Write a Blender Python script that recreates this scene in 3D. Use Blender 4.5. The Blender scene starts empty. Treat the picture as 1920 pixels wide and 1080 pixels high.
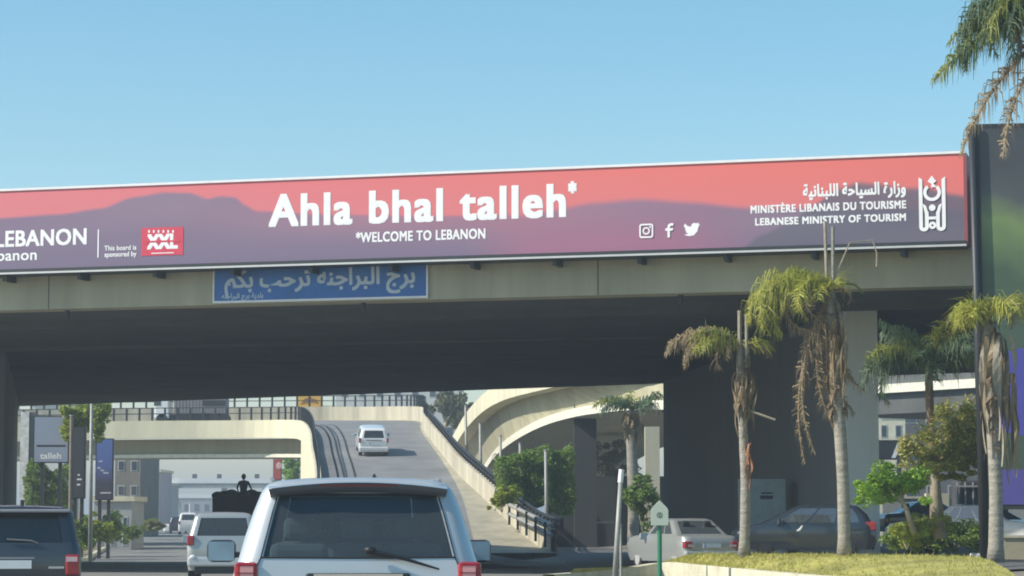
import bpy, bmesh, math, random
from mathutils import Vector, Matrix
R = random.Random(7)
S = bpy.context.scene
C = S.collection
# ---------------------------------------------------------------- camera, sky, sun
EYE = 1.4; FPX = 4800.0; PITCH = math.atan(445 / FPX)
cam = bpy.data.cameras.new('camera'); cam.lens = FPX / 1920 * 36; cam.sensor_width = 36
cam.clip_start = .1; cam.clip_end = 6000
co = bpy.data.objects.new('camera', cam); C.objects.link(co)
co.location = (0, 0, EYE); co.rotation_euler = (math.pi / 2 + PITCH, 0, 0); S.camera = co
cam.dof.use_dof = False
SUN = Vector((-1, -.28, .80)).normalized()
elev = math.asin(SUN.z); azim = math.atan2(SUN.x, SUN.y)
w = bpy.data.worlds.new("World"); S.world = w; w.use_nodes = True
nt = w.node_tree; bg = nt.nodes['Background']
sky = nt.nodes.new('ShaderNodeTexSky'); sky.sky_type = 'NISHITA'; sky.sun_disc = False
sky.sun_elevation = elev; sky.sun_rotation = azim
sky.air_density = 1.0; sky.dust_density = 0.6; sky.ozone_density = 1.3; sky.altitude = 0
hsv = nt.nodes.new('ShaderNodeHueSaturation'); hsv.inputs['Hue'].default_value = .482
hsv.inputs['Saturation'].default_value = 1.28; hsv.inputs['Value'].default_value = .86
nt.links.new(sky.outputs[0], hsv.inputs['Color']); nt.links.new(hsv.outputs[0], bg.inputs[0]); bg.inputs[1].default_value = .145
sl = bpy.data.lights.new('sun', 'SUN'); sl.energy = 4.4; sl.angle = math.radians(.55); sl.color = (1, .93, .82)
so = bpy.data.objects.new('sun', sl); C.objects.link(so); so.location = SUN * 60
so.rotation_euler = SUN.to_track_quat('Z', 'Y').to_euler()
S.view_settings.view_transform = 'Standard'; S.view_settings.look = 'None'
S.view_settings.gamma = 1; S.view_settings.exposure = 0.4; S.view_settings.use_curve_mapping = False
S.cycles.filter_width = 1.9
S.cycles.max_bounces = 6; S.cycles.transparent_max_bounces = 12; S.cycles.volume_bounces = 0

# ---------------------------------------------------------------- helpers
cp, sp = math.cos(PITCH), math.sin(PITCH)
def ray(px, py):
    u = (px - 960) / FPX; v = (540 - py) / FPX
    return Vector((u, cp - v * sp, sp + v * cp))
def P(px, py, d):
    r = ray(px, py); t = d / r.y
    return Vector((r.x * t, d, EYE + r.z * t))
def PZ(px, py, z):
    r = ray(px, py); t = (z - EYE) / r.z
    return Vector((r.x * t, r.y * t, z))
def X(px, d): return P(px, 985, d).x
def Z(py, d): return P(960, py, d).z
def smooth(a, b, x):
    t = min(1, max(0, (x - a) / (b - a))); return t * t * (3 - 2 * t)
def lerp_tab(tab, x):
    if x <= tab[0][0]: return tab[0][1]
    for (a, va), (b, vb) in zip(tab, tab[1:]):
        if x <= b: return va + (vb - va) * smooth(a, b, x)
    return tab[-1][1]
ROAD = [(60, 0), (110, -.25), (150, -.63), (190, -.1), (240, .5), (350, .95), (5000, 1.0)]
def gz(x, y):
    d = lerp_tab(ROAD, y)
    s = smooth(-9, -3, x - (11.5 - .129 * (y - 90))) * smooth(48, 56, y) * (1 - smooth(150, 200, y))
    return d * (1 - s) + (.12 + .35 * smooth(5, 10, x)) * s

MATS = {}
def mat(name, col, rough=.7, metal=0, var=.12, scale=3.0, bump=0.0, streak=False, coat=0, spec=None, island=None, bscale=None):
    if name in MATS: return MATS[name]
    m = bpy.data.materials.new(name); MATS[name] = m; m.use_nodes = True
    n = m.node_tree; b = n.nodes['Principled BSDF']
    b.inputs['Roughness'].default_value = rough; b.inputs['Metallic'].default_value = metal
    if coat: b.inputs['Coat Weight'].default_value = coat; b.inputs['Coat Roughness'].default_value = .05
    if spec is not None: b.inputs['Specular IOR Level'].default_value = spec
    tc = n.nodes.new('ShaderNodeTexCoord'); mp = n.nodes.new('ShaderNodeMapping')
    n.links.new(tc.outputs['Object'], mp.inputs[0])
    if streak: mp.inputs['Scale'].default_value = (1, 1, .12 if streak is True else streak)
    ns = n.nodes.new('ShaderNodeTexNoise'); ns.inputs['Scale'].default_value = scale; ns.inputs['Detail'].default_value = 8
    ns.inputs['Roughness'].default_value = .65
    n.links.new(mp.outputs[0], ns.inputs['Vector'])
    rp = n.nodes.new('ShaderNodeValToRGB')
    lo = [c * (1 - var * 1.6) for c in col[:3]] + [1]; hi = [min(1, c * (1 + var)) for c in col[:3]] + [1]
    rp.color_ramp.elements[0].position = .3; rp.color_ramp.elements[1].position = .68
    rp.color_ramp.elements[0].color = lo; rp.color_ramp.elements[1].color = hi
    n.links.new(ns.outputs[0], rp.inputs[0]); out = rp.outputs[0]
    if island:
        g = n.nodes.new('ShaderNodeNewGeometry'); r2 = n.nodes.new('ShaderNodeValToRGB')
        els = r2.color_ramp.elements
        for i, c in enumerate(island):
            e = els[i] if i < 2 else els.new(i / (len(island) - 1))
            e.position = i / (len(island) - 1); e.color = (*c, 1)
        n.links.new(g.outputs['Random Per Island'], r2.inputs[0])
        mx = n.nodes.new('ShaderNodeMix'); mx.data_type = 'RGBA'; mx.inputs[0].default_value = .6
        n.links.new(out, mx.inputs[6]); n.links.new(r2.outputs[0], mx.inputs[7]); out = mx.outputs[2]
    n.links.new(out, b.inputs['Base Color'])
    if bump:
        n2 = n.nodes.new('ShaderNodeTexNoise'); n2.inputs['Scale'].default_value = bscale or scale * 8; n2.inputs['Detail'].default_value = 5
        n.links.new(tc.outputs['Object'], n2.inputs['Vector'])
        bp = n.nodes.new('ShaderNodeBump'); bp.inputs['Strength'].default_value = bump; bp.inputs['Distance'].default_value = .03
        n.links.new(n2.outputs[0], bp.inputs['Height']); n.links.new(bp.outputs[0], b.inputs['Normal'])
    return m
def leafmat(name, cols, rough=.55):
    m = mat(name, cols[1], rough, var=.25, scale=1.5, island=cols)
    n = m.node_tree; b = n.nodes['Principled BSDF']
    tr = n.nodes.new('ShaderNodeBsdfTranslucent'); mx = n.nodes.new('ShaderNodeMixShader'); mx.inputs[0].default_value = .35
    src = b.inputs['Base Color'].links[0].from_socket
    n.links.new(src, tr.inputs[0])
    n.links.new(b.outputs[0], mx.inputs[1]); n.links.new(tr.outputs[0], mx.inputs[2])
    n.links.new(mx.outputs[0], n.nodes['Material Output'].inputs[0]); return m
def glassmat(name, tint, alpha=.35, rough=.03, ior=1.5, sky_sheen=.13):
    m = bpy.data.materials.new(name); m.use_nodes = True; n = m.node_tree; n.nodes.clear()
    o = n.nodes.new('ShaderNodeOutputMaterial'); t = n.nodes.new('ShaderNodeBsdfTransparent'); t.inputs[0].default_value = (*[c * alpha for c in tint], 1)
    g = n.nodes.new('ShaderNodeBsdfGlossy'); g.inputs['Roughness'].default_value = rough; g.inputs[0].default_value = (.9, .95, 1, 1)
    f = n.nodes.new('ShaderNodeFresnel'); f.inputs[0].default_value = ior
    df = n.nodes.new('ShaderNodeBsdfDiffuse'); df.inputs[0].default_value = (.30, .36, .40, 1); m0 = n.nodes.new('ShaderNodeMixShader'); m0.inputs[0].default_value = sky_sheen  # blue-grey diffuse share stands in for sky reflection on the glass
    n.links.new(t.outputs[0], m0.inputs[1]); n.links.new(df.outputs[0], m0.inputs[2])
    mx = n.nodes.new('ShaderNodeMixShader'); n.links.new(f.outputs[0], mx.inputs[0])
    n.links.new(m0.outputs[0], mx.inputs[1]); n.links.new(g.outputs[0], mx.inputs[2]); n.links.new(mx.outputs[0], o.inputs[0]); return m
def flat(name, col, rough=.6, **k): return mat(name, col, rough, var=.05, scale=2, **k)
def gradmat(name, stops, z0, z1, axis=2, rough=.45):
    m = bpy.data.materials.new(name); m.use_nodes = True; n = m.node_tree; b = n.nodes['Principled BSDF']; b.inputs['Roughness'].default_value = rough
    tc = n.nodes.new('ShaderNodeTexCoord'); sx = n.nodes.new('ShaderNodeSeparateXYZ'); mr = n.nodes.new('ShaderNodeMapRange')
    ns = n.nodes.new('ShaderNodeTexNoise'); ns.inputs['Scale'].default_value = .35; ns.inputs['Detail'].default_value = 3
    n.links.new(tc.outputs['Object'], ns.inputs['Vector'])
    n.links.new(tc.outputs['Object'], sx.inputs[0]); mr.inputs[1].default_value = z0; mr.inputs[2].default_value = z1
    n.links.new(sx.outputs[axis], mr.inputs[0])
    ad = n.nodes.new('ShaderNodeMath'); ad.operation = 'MULTIPLY_ADD'; ad.inputs[1].default_value = .6; n.links.new(ns.outputs[0], ad.inputs[0])
    sb = n.nodes.new('ShaderNodeMath'); sb.operation = 'SUBTRACT'; sb.inputs[1].default_value = .3
    n.links.new(mr.outputs[0], ad.inputs[2]); n.links.new(ad.outputs[0], sb.inputs[0])
    rp = n.nodes.new('ShaderNodeValToRGB'); els = rp.color_ramp.elements
    for i, (p, c) in enumerate(stops):
        e = els[i] if i < 2 else els.new(p)
        e.position = p; e.color = (*c, 1)
    n.links.new(sb.outputs[0], rp.inputs[0]); n.links.new(rp.outputs[0], b.inputs['Base Color']); return m

class MB:
    def __init__(s): s.v = []; s.f = []
    def quad(s, a, b, c, d):
        i = len(s.v); s.v += [tuple(a), tuple(b), tuple(c), tuple(d)]; s.f.append((i, i + 1, i + 2, i + 3)); return s
    def poly(s, pts):
        i = len(s.v); s.v += [tuple(p) for p in pts]; s.f.append(tuple(range(i, i + len(pts)))); return s
    def box(s, x0, x1, y0, y1, z0, z1, M=None):
        i = len(s.v)
        pts = [(x, y, z) for z in (z0, z1) for x, y in ((x0, y0), (x1, y0), (x1, y1), (x0, y1))]
        if M is not None: pts = [tuple(M @ Vector(p)) for p in pts]
        s.v += pts
        for f in ((0, 3, 2, 1), (4, 5, 6, 7), (0, 1, 5, 4), (1, 2, 6, 5), (2, 3, 7, 6), (3, 0, 4, 7)): s.f.append(tuple(i + k for k in f))
        return s
    def tube(s, pts, rad, n=8, caps=True):
        pts = [Vector(p) for p in pts]
        if not isinstance(rad, (list, tuple)): rad = [rad] * len(pts)
        i0 = len(s.v); up = Vector((0, 0, 1))
        for k, p in enumerate(pts):
            t = (pts[min(k + 1, len(pts) - 1)] - pts[max(k - 1, 0)]).normalized()
            a = t.cross(up)
            if a.length < .1: a = t.cross(Vector((1, 0, 0)))
            a.normalize(); b = t.cross(a)
            for j in range(n):
                th = 2 * math.pi * j / n; s.v.append(tuple(p + (a * math.cos(th) + b * math.sin(th)) * rad[k]))
        for k in range(len(pts) - 1):
            for j in range(n):
                a = i0 + k * n + j; b = i0 + k * n + (j + 1) % n; s.f.append((a, b, b + n, a + n))
        if caps:
            s.f.append(tuple(range(i0, i0 + n))[::-1]); s.f.append(tuple(range(i0 + (len(pts) - 1) * n, i0 + len(pts) * n)))
        return s
    def grid(s, rows):
        i = len(s.v); n = len(rows[0])
        for r in rows: s.v += [tuple(p) for p in r]
        for a in range(len(rows) - 1):
            for b in range(n - 1):
                k = i + a * n + b; s.f.append((k, k + 1, k + n + 1, k + n))
        return s
    def ell(s, c, r, n=10, m=7, M=None):
        rows = []
        for i in range(m + 1):
            th = math.pi * i / m; row = []
            for j in range(n + 1):
                ph = 2 * math.pi * j / n
                p = Vector((c[0] + r[0] * math.sin(th) * math.cos(ph), c[1] + r[1] * math.sin(th) * math.sin(ph), c[2] + r[2] * math.cos(th)))
                row.append(M @ p if M is not None else p)
            rows.append(row)
        return s.grid(rows)
    def build(s, name, m, parent=None, sm=False, kind=None, bevel=0):
        me = bpy.data.meshes.new(name); me.from_pydata(s.v, [], s.f); me.validate()
        if sm: me.polygons.foreach_set('use_smooth', [True] * len(me.polygons))
        if m: me.materials.append(m)
        o = bpy.data.objects.new(name, me); C.objects.link(o)
        if parent: o.parent = parent
        if kind: o['kind'] = kind
        if bevel:
            bv = o.modifiers.new('b', 'BEVEL'); bv.width = bevel; bv.segments = 2; bv.limit_method = 'ANGLE'
        return o
def tag(o, label, cat, group=None, kind=None):
    o['label'] = label; o['category'] = cat
    if group: o['group'] = group
    if kind: o['kind'] = kind
    return o
def thing(name, label, cat, loc=(0, 0, 0), rz=0, group=None):
    o = bpy.data.objects.new(name, None); C.objects.link(o); o.empty_display_size = .3
    o.location = loc; o.rotation_euler = (0, 0, rz); return tag(o, label, cat, group)
def dup(o, loc, rz, label, parent=None):
    c = o.copy(); C.objects.link(c); c.location = loc; c.rotation_euler = (0, 0, rz)
    if label: c['label'] = label
    for ch in o.children:
        d = ch.copy(); C.objects.link(d); d.parent = c
        for g in ch.children:
            e = g.copy(); C.objects.link(e); e.parent = d
    return c
def linked(name, me, parent, loc, rot=(0, 0, 0), sc=(1, 1, 1)):
    o = bpy.data.objects.new(name, me); C.objects.link(o); o.parent = parent; o.location = loc; o.rotation_euler = rot; o.scale = sc; return o
def catmull(pts, k=4):
    out = []; n = len(pts); pts = [tuple(p) for p in pts]
    for i in range(n - 1):
        p0, p1, p2, p3 = pts[max(i - 1, 0)], pts[i], pts[i + 1], pts[min(i + 2, n - 1)]
        for j in range(k):
            t = j / k
            out.append(tuple(.5 * (2 * b + (c - a) * t + (2 * a - 5 * b + 4 * c - d) * t * t + (3 * b - a - 3 * c + d) * t ** 3) for a, b, c, d in zip(p0, p1, p2, p3)))
    out.append(pts[-1]); return out
def offs(path, o, dz=0):
    out = []
    for i, p in enumerate(path):
        a = Vector(path[max(i - 1, 0)]); b = Vector(path[min(i + 1, len(path) - 1)]); t = (b - a); t.z = 0; t.normalize()
        out.append(Vector((p[0] + t.y * o, p[1] - t.x * o, p[2] + dz)))
    return out
def sweep(mb, path, prof):
    mb.grid([[q for q in r] for r in zip(*[offs(path, o, dz) for o, dz in prof + [prof[0]]])]); return mb
def resample(path, step):
    out = [Vector(path[0])]; acc = 0
    for a, b in zip(path, path[1:]):
        a = Vector(a); b = Vector(b); L = (b - a).length
        while acc + L >= step:
            t = (step - acc) / L; a = a.lerp(b, t); out.append(a.copy()); L = (b - a).length; acc = 0
        acc += L
    return out

# ---------------------------------------------------------------- text
AR = {'ا': 'ﺍﺎ', 'ب': 'ﺏﺐﺑﺒ', 'ت': 'ﺕﺖﺗﺘ', 'ة': 'ﺓﺔ', 'ج': 'ﺝﺞﺟﺠ', 'ح': 'ﺡﺢﺣﺤ', 'ر': 'ﺭﺮ', 'ز': 'ﺯﺰ', 'س': 'ﺱﺲﺳﺴ', 'ك': 'ﻙﻚﻛﻜ', 'ل': 'ﻝﻞﻟﻠ',
      'م': 'ﻡﻢﻣﻤ', 'ن': 'ﻥﻦﻧﻨ', 'ه': 'ﻩﻪﻫﻬ', 'و': 'ﻭﻮ', 'ي': 'ﻱﻲﻳﻴ', 'د': 'ﺩﺪ'}
def arabic(t):
    out = []
    for i, ch in enumerate(t):
        if ch not in AR: out.append(ch); continue
        prev = t[i - 1] if i else ' '; nxt = t[i + 1] if i + 1 < len(t) else ' '
        jp = prev in AR and len(AR[prev]) == 4; jn = nxt in AR and len(AR[ch]) == 4
        f = AR[ch]; out.append(f[(3 if jn else 1) if jp else (2 if jn else 0)])
    return ''.join(reversed(out))
def text(name, body, size, m, parent, loc, rot, bold=0, align='CENTER', width=None, space=1.0, proud=.001, letters=False):
    c = bpy.data.curves.new('lettering', 'FONT'); c.body = body; c.size = 1; c.align_x = align; c.space_character = space; c.resolution_u = 3
    o = bpy.data.objects.new('lettering', c); C.objects.link(o); bpy.context.view_layer.update()
    me = bpy.data.meshes.new_from_object(o.evaluated_get(bpy.context.evaluated_depsgraph_get()))
    bpy.data.objects.remove(o); bpy.data.curves.remove(c)
    vs = [v.co.copy() for v in me.vertices]; fs = [tuple(p.vertices) for p in me.polygons]
    xs = [v.x for v in vs]; W = max(xs) - min(xs) + 2 * bold
    sx = size if width is None else width / W
    V = []; F = []; k = 10 if bold else 1
    for j in range(k):
        dx, dy = [(-1, -1), (0, -1), (1, -1), (1, 0), (1, 1), (0, 1), (-1, 1), (-1, 0), (-.5, 0), (.5, 0)][j]; dx *= bold; dy *= bold * .7; b = len(V)
        V += [((v.x + dx) * sx, (v.y + dy) * size, proud + j * .0003) for v in vs]; F += [tuple(b + i for i in f) for f in fs]
    if letters:
        par = list(range(len(vs)))
        def find(a):
            while par[a] != a: par[a] = par[par[a]]; a = par[a]
            return a
        for f in fs:
            for i in f[1:]: par[find(i)] = find(f[0])
        gs = {}
        for f in fs: gs.setdefault(find(f[0]), []).append(f)
        for g in gs.values():
            ids = sorted({i for f in g for i in f}); mp = {v: i for i, v in enumerate(ids)}; nV = len(vs); V2 = []; F2 = []
            for j in range(k):
                b = len(V2); V2 += [V[j * nV + i] for i in ids]; F2 += [tuple(b + mp[i] for i in f) for f in g]
            m3 = bpy.data.meshes.new('letter'); m3.from_pydata(V2, [], F2); m3.materials.append(m)
            o = bpy.data.objects.new('letter', m3); C.objects.link(o); o.parent = parent; o.location = loc; o.rotation_euler = rot
        return
    me2 = bpy.data.meshes.new(name); me2.from_pydata(V, [], F); me2.materials.append(m)
    o = bpy.data.objects.new(name, me2); C.objects.link(o); o.parent = parent; o.location = loc; o.rotation_euler = rot; o['kind'] = 'stuff'; return o

# ---------------------------------------------------------------- materials
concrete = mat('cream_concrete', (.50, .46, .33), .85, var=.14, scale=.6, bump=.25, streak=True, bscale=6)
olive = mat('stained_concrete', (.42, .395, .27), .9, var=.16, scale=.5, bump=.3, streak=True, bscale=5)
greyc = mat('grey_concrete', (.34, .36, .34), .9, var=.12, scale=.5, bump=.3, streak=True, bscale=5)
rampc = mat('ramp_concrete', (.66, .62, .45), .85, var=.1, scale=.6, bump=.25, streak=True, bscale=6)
pierm = mat('pier_shade_tone', (.14, .16, .17), .9, var=.08, scale=.4, bump=.3, streak=True, bscale=5)  # dark colour stands in for the shade on the pier walls
soffm = mat('dark_concrete', (.10, .108, .105), .95, var=.2, scale=.25, bump=.3, bscale=2)  # darkest of the concretes, with random mottling
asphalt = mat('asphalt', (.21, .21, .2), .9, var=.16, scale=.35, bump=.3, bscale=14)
asph2 = mat('ramp_asphalt', (.21, .215, .215), .9, var=.15, scale=.4, bump=.3, bscale=14)
dirt = mat('dry_verge', (.26, .22, .14), .95, var=.25, scale=1.2, bump=.6)
kerbm = mat('kerb_stone', (.62, .59, .44), .85, var=.18, scale=1.5, bump=.3)
darksteel = flat('dark_steel', (.035, .04, .045), .5, metal=.3)
alu = flat('aluminium', (.6, .6, .58), .4, metal=.4)
white = flat('white_paint', (.8, .8, .8), .5)
black = flat('black_plastic', (.02, .022, .025), .45)
rubber = flat('rubber', (.02, .02, .02), .85)

# ---------------------------------------------------------------- ground
xs = [-900, -400, -200, -120, -80] + [-60 + 2.5 * i for i in range(49)] + [80, 120, 200, 400, 900]
ys = [-60, -20, 20] + [40 + 5 * i for i in range(68)] + [400, 450, 550, 800, 1500, 3500]
MB().grid([[(x, y, gz(x, y)) for x in xs] for y in ys]).build('ground', mat('dusty_ground', (.2, .18, .14), .95, var=.2, scale=.2, bump=.3), sm=True, kind='structure')
# main road (follows the ground dip)
def roadx(y): return -.118 * (y - 20) - 1.0 if y > 20 else -1.0
rows = []
for y in ys[:-2]:
    xl = roadx(y) - 10.2; xr = roadx(y) + (12 if y < 60 else max(4.5, 12 - (y - 60) * .12))
    rows.append([(xl + (xr - xl) * t / 12, y, gz(xl + (xr - xl) * t / 12, y) + .006) for t in range(13)])
MB().grid(rows).build('road', asphalt, sm=True, kind='structure')
# side street under the bridge on the right
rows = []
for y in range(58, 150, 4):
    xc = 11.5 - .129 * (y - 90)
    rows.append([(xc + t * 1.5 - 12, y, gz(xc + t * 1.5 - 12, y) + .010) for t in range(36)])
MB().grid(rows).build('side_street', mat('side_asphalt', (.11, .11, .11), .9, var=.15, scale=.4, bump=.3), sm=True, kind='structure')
# left verge with kerb
mb = MB(); kb = MB(); rows = []; krow = []
for y in [95 + 6 * i for i in range(46)]:
    xk = X(lerp_tab([(95, -30), (150, 172), (190, 214), (240, 252), (300, 292), (365, 328)], y), y)
    g = gz(xk, y)
    krow.append((xk, y, g))
    rows.append([(xk - .15 - t, y, g + .16 + .75 * smooth(0, 5, t) * (.8 + .2 * math.sin(y * .7 + t)) if t < 25 else g) for t in (0, .6, 1.5, 3, 5, 9, 16, 30)])
MB().grid(rows).build('verge', dirt, sm=True, kind='structure')
sweep(MB(), krow, [(-.02, 0), (-.02, .2), (-.28, .2), (-.28, 0)]).build('kerb', kerbm, kind='structure')

# ---------------------------------------------------------------- main overpass
A0, A1 = PZ(0, 582, 7.9), PZ(1850, 535, 7.9)
U = (A1 - A0).normalized(); Nn = Vector((U.y, -U.x, 0))       # U along the bridge to the right, Nn towards the camera
if Nn.y > 0: Nn = -Nn
B0, B1 = PZ(30, 762, 7.4), PZ(1245, 719, 7.4); UB = (B1 - B0).normalized()
nearL, nearR = A0 - U * 25, A1 + U * 22
farL, farR = B0 - UB * 25, B0 + UB * 75
bridge = thing('overpass_bridge', 'wide concrete road overpass spanning the whole view above the traffic, carrying the red banner', 'overpass')
def V3(p, z): return Vector((p.x, p.y, z))
mb = MB()
n0, n1 = nearL - Nn * .9, nearR - Nn * .9
mb.quad(V3(n0, 8.15), V3(n1, 8.15), V3(farR, 7.4), V3(farL, 7.4)); mb.quad(V3(n0, 10.4), V3(n1, 10.4), V3(farR, 9.2), V3(farL, 9.2))
mb.quad(V3(farL, 7.4), V3(farR, 7.4), V3(farR, 9.2), V3(farL, 9.2)); mb.quad(V3(n0, 8.15), V3(farL, 7.4), V3(farL, 9.2), V3(n0, 10.4)); mb.quad(V3(n1, 8.15), V3(farR, 7.4), V3(farR, 9.2), V3(n1, 10.4))
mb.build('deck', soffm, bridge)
mb = MB()   # edge beam
for a, b in ((nearL, nearR),):
    f = [V3(a, 7.9), V3(b, 7.9), V3(b, 10.9), V3(a, 10.9)]; k = [p - Nn * .898 for p in f]
    mb.quad(*f); mb.quad(*k); mb.quad(f[0], f[1], k[1], k[0]); mb.quad(f[3], f[2], k[2], k[3]); mb.quad(f[0], k[0], k[3], f[3]); mb.quad(f[1], k[1], k[2], f[2])
mb.build('edge_beam', olive, bridge)
# downstand girders under the deck (they read as faint bands in the gloom)
gm = MB()
for t in (5.5, 14, 23):
    a = nearL - Nn * t; b = nearR - Nn * t
    for s in (0,):
        gm.box(0, (b - a).length, 0, .5, -.3, 0, Matrix.Translation(V3(a, 8.15 - t * .012)) @ Matrix.Rotation(math.atan2(U.y, U.x), 4, 'Z'))
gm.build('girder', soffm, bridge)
# piers
def wallpier(name, a, b, th, z0, z1, m, par):
    a = Vector(a); b = Vector(b); d = (b - a); L = d.length; M = Matrix.Translation((a.x, a.y, 0)) @ Matrix.Rotation(math.atan2(d.y, d.x), 4, 'Z')
    return MB().box(0, L, -th, 0, z0, z1, M).build(name, m, par)
pn = Vector((X(1577, 77.5), 77.5, 0)); pf = Vector((X(1245, 107.5), 107.5, 0))
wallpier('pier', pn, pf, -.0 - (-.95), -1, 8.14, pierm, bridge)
dd = (pn - pf).normalized(); wallpier('column', pn + dd * .9, pn + dd * .002, .96, -1, 8.145, mat('pier_end_light_tone', (.62, .66, .62), .9, var=.1, scale=.5, bump=.3, streak=True), bridge)  # the pier's own end face; sky light put into a paler concrete
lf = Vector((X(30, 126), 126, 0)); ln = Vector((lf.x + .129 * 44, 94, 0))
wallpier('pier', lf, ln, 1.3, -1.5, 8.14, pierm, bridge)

jt = flat('joint_dark', (.06, .06, .055), .9); Mb = Matrix.Translation(V3(nearL, 7.9)) @ Matrix.Rotation(math.atan2(U.y, U.x), 4, 'Z'); LB = (nearR - nearL).length
for k in range(4):
    x = 9.5 + k * 17.1
    if x < LB: MB().box(x, x + .03, -.004, .01, .01, 2.9, Mb).build('expansion_joint', jt, bridge)
for k in range(7):
    MB().tube([Mb @ Vector((8 + k * 9.5, .5, 0)), Mb @ Vector((8 + k * 9.5, .5, -.25))], .07, 8).build('drain_spout', darksteel, bridge)
MB().tube([Mb @ Vector((0, .98, .12)), Mb @ Vector((LB, .98, .12))], .05, 6).build('conduit', darksteel, bridge)
# banner board
banD = Nn * .78
def onban(px, py, off=0.0):
    o = A0 + banD + Nn * off; r = ray(px, py); e = Vector((0, 0, EYE)); t = (o - e).dot(Nn) / r.dot(Nn); return e + r * t
bz = onban(0, 505); bang = math.atan2(U.y, U.x)
banner = thing('banner_board', 'long salmon and mauve mountain banner board in white lettering along the overpass edge', 'billboard', (bz.x, bz.y, bz.z), bang)
def bl(px, py):   # banner-local (s, z)
    p = onban(px, py) - bz; return p.dot(U), p.z
s1, zt = bl(1806, 291); _, zb = bl(1806, 452)
top = (zt + bl(0, 356)[1]) / 2; bot = (zb + 0) / 2
s0 = -6.0
MB().box(s0, s1, .01, .75, bot, top).build('board', darksteel, banner)
def lin(c): return [((v / 255 + .055) / 1.055) ** 2.4 * .84 for v in c]
def mixc(a, b, t): return [x + (y - x) * t for x, y in zip(a, b)]
def ridge(tab, x):
    if x <= tab[0][0]: return tab[0][1]
    for (x0, y0), (x1, y1) in zip(tab, tab[1:]):
        if x <= x1: t = (x - x0) / (x1 - x0); t = t * t * (3 - 2 * t) * .6 + t * .4; return y0 + (y1 - y0) * t
    return tab[-1][1]
RA = [(-90, 425), (0, 409), (110, 402), (190, 391), (250, 370), (310, 361), (355, 362), (390, 373), (412, 368), (440, 370), (462, 386), (480, 396), (600, 402), (800, 405), (980, 404), (1040, 394), (1110, 381), (1200, 374), (1300, 380), (1400, 390), (1900, 396)]
RBk = [(1300, 520), (1385, 470), (1430, 440), (1480, 418), (1530, 382), (1565, 357), (1610, 343), (1650, 346), (1690, 353), (1740, 353), (1775, 363), (1900, 385)]
def printcol(px, py):
    n = .5 + .5 * math.sin(px * .011 + 1.3) * math.sin(py * .05 + px * .004)
    f = smooth(300, 420, py)
    c = mixc(mixc((236, 122, 128), (242, 124, 116), smooth(200, 1500, px)), (226, 132, 140), f * .6); c = lin(c)
    m = lin(mixc(mixc((146, 124, 146), (136, 116, 142), n), (126, 112, 138), smooth(400, 500, py)))
    pk = smooth(850, 1000, px) * (1 - smooth(1250, 1480, px)); m = mixc(m, lin((176, 112, 140)), pk * (.35 + .5 * smooth(390, 470, py)) * (.7 + .3 * n))
    m = mixc(m, lin((190, 124, 142)), .55 * math.exp(-((px - 800) / 330) ** 2 - ((py - 405) / 34) ** 2))
    k = ridge(RA, px); sw = 3 if px < 900 else 7; c = mixc(c, m, smooth(k - sw, k + sw, py))
    k2 = 432 - 20 * math.sin((px - 990) / 210) if px < 1700 else 420
    k = ridge(RBk, px); c = mixc(c, lin(mixc((112, 108, 124), (104, 100, 118), n)), smooth(k - 6, k + 6, py) * (.92 if px > 1300 else 0))
    return c
NX, NZ = 460, 40; vs_ = []; cs_ = []; fs_ = []
l0, l1_ = bl(-120, 509)[0], s1
for i in range(NX + 1):
    sx = l0 + (l1_ - l0) * i / NX
    for j in range(NZ + 1):
        zz = bot + (top - bot) * j / NZ; w3 = bz + U * sx + Vector((0, 0, zz)); rel = w3 - Vector((0, 0, EYE)); dpt = rel.y * cp + rel.z * sp
        vs_.append((sx, 0, zz)); cs_ += [*printcol(960 + FPX * rel.x / dpt, 540 - FPX * (-rel.y * sp + rel.z * cp) / dpt), 1]
for i in range(NX):
    for j in range(NZ): a = i * (NZ + 1) + j; fs_.append((a, a + NZ + 1, a + NZ + 2, a + 1))
me = bpy.data.meshes.new('printed_sheet'); me.from_pydata(vs_, [], fs_); ca = me.color_attributes.new('print', 'FLOAT_COLOR', 'POINT'); ca.data.foreach_set('color', cs_)
pmt = bpy.data.materials.new('banner_print'); pmt.use_nodes = True; n_ = pmt.node_tree; vc = n_.nodes.new('ShaderNodeVertexColor'); vc.layer_name = 'print'; n_.links.new(vc.outputs[0], n_.nodes['Principled BSDF'].inputs['Base Color']); n_.nodes['Principled BSDF'].inputs['Roughness'].default_value = .5
me.materials.append(pmt); o = bpy.data.objects.new('printed_sheet', me); C.objects.link(o); o.parent = banner
RT = (math.pi / 2, 0, 0)
prt_white = flat('white_print', (.88, .88, .88), .5)
def btext(name, body, x0, x1, ybase, ycap, m=prt_white, bold=.03, space=1.04, cap=.70, y=.006, letters=False):
    a = bl(x0, ybase[0]); b = bl(x1, ybase[1]); h = (bl(x0, ycap)[1] - a[1])
    sz = h / cap
    slope = math.atan2(b[1] - a[1], b[0] - a[0])
    return text(name, body, sz, m, banner, ((a[0] + b[0]) / 2, -y, (a[1] + b[1]) / 2), (math.pi / 2, 0, 0) if abs(slope) < .02 else (math.pi / 2, -slope, 0), bold, 'CENTER', b[0] - a[0], space, letters=letters)
btext('headline_text', 'Ahla bhal talleh', 506, 1064, (424, 404), 366, bold=.038, space=1.12, letters=True)
btext('star_mark', '*', 1066, 1082, (374, 373), 343, bold=.07)
btext('slogan_text', '*WELCOME TO LEBANON', 668, 911, (454, 447), 436, bold=.036, space=1.08)
btext('left_text', '#LEBANON', -32, 164, (463, 458), 434, bold=.032, space=1.05)
btext('left_text', 'Lebanon', -34, 69, (490, 487), 470, bold=.02)
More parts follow.
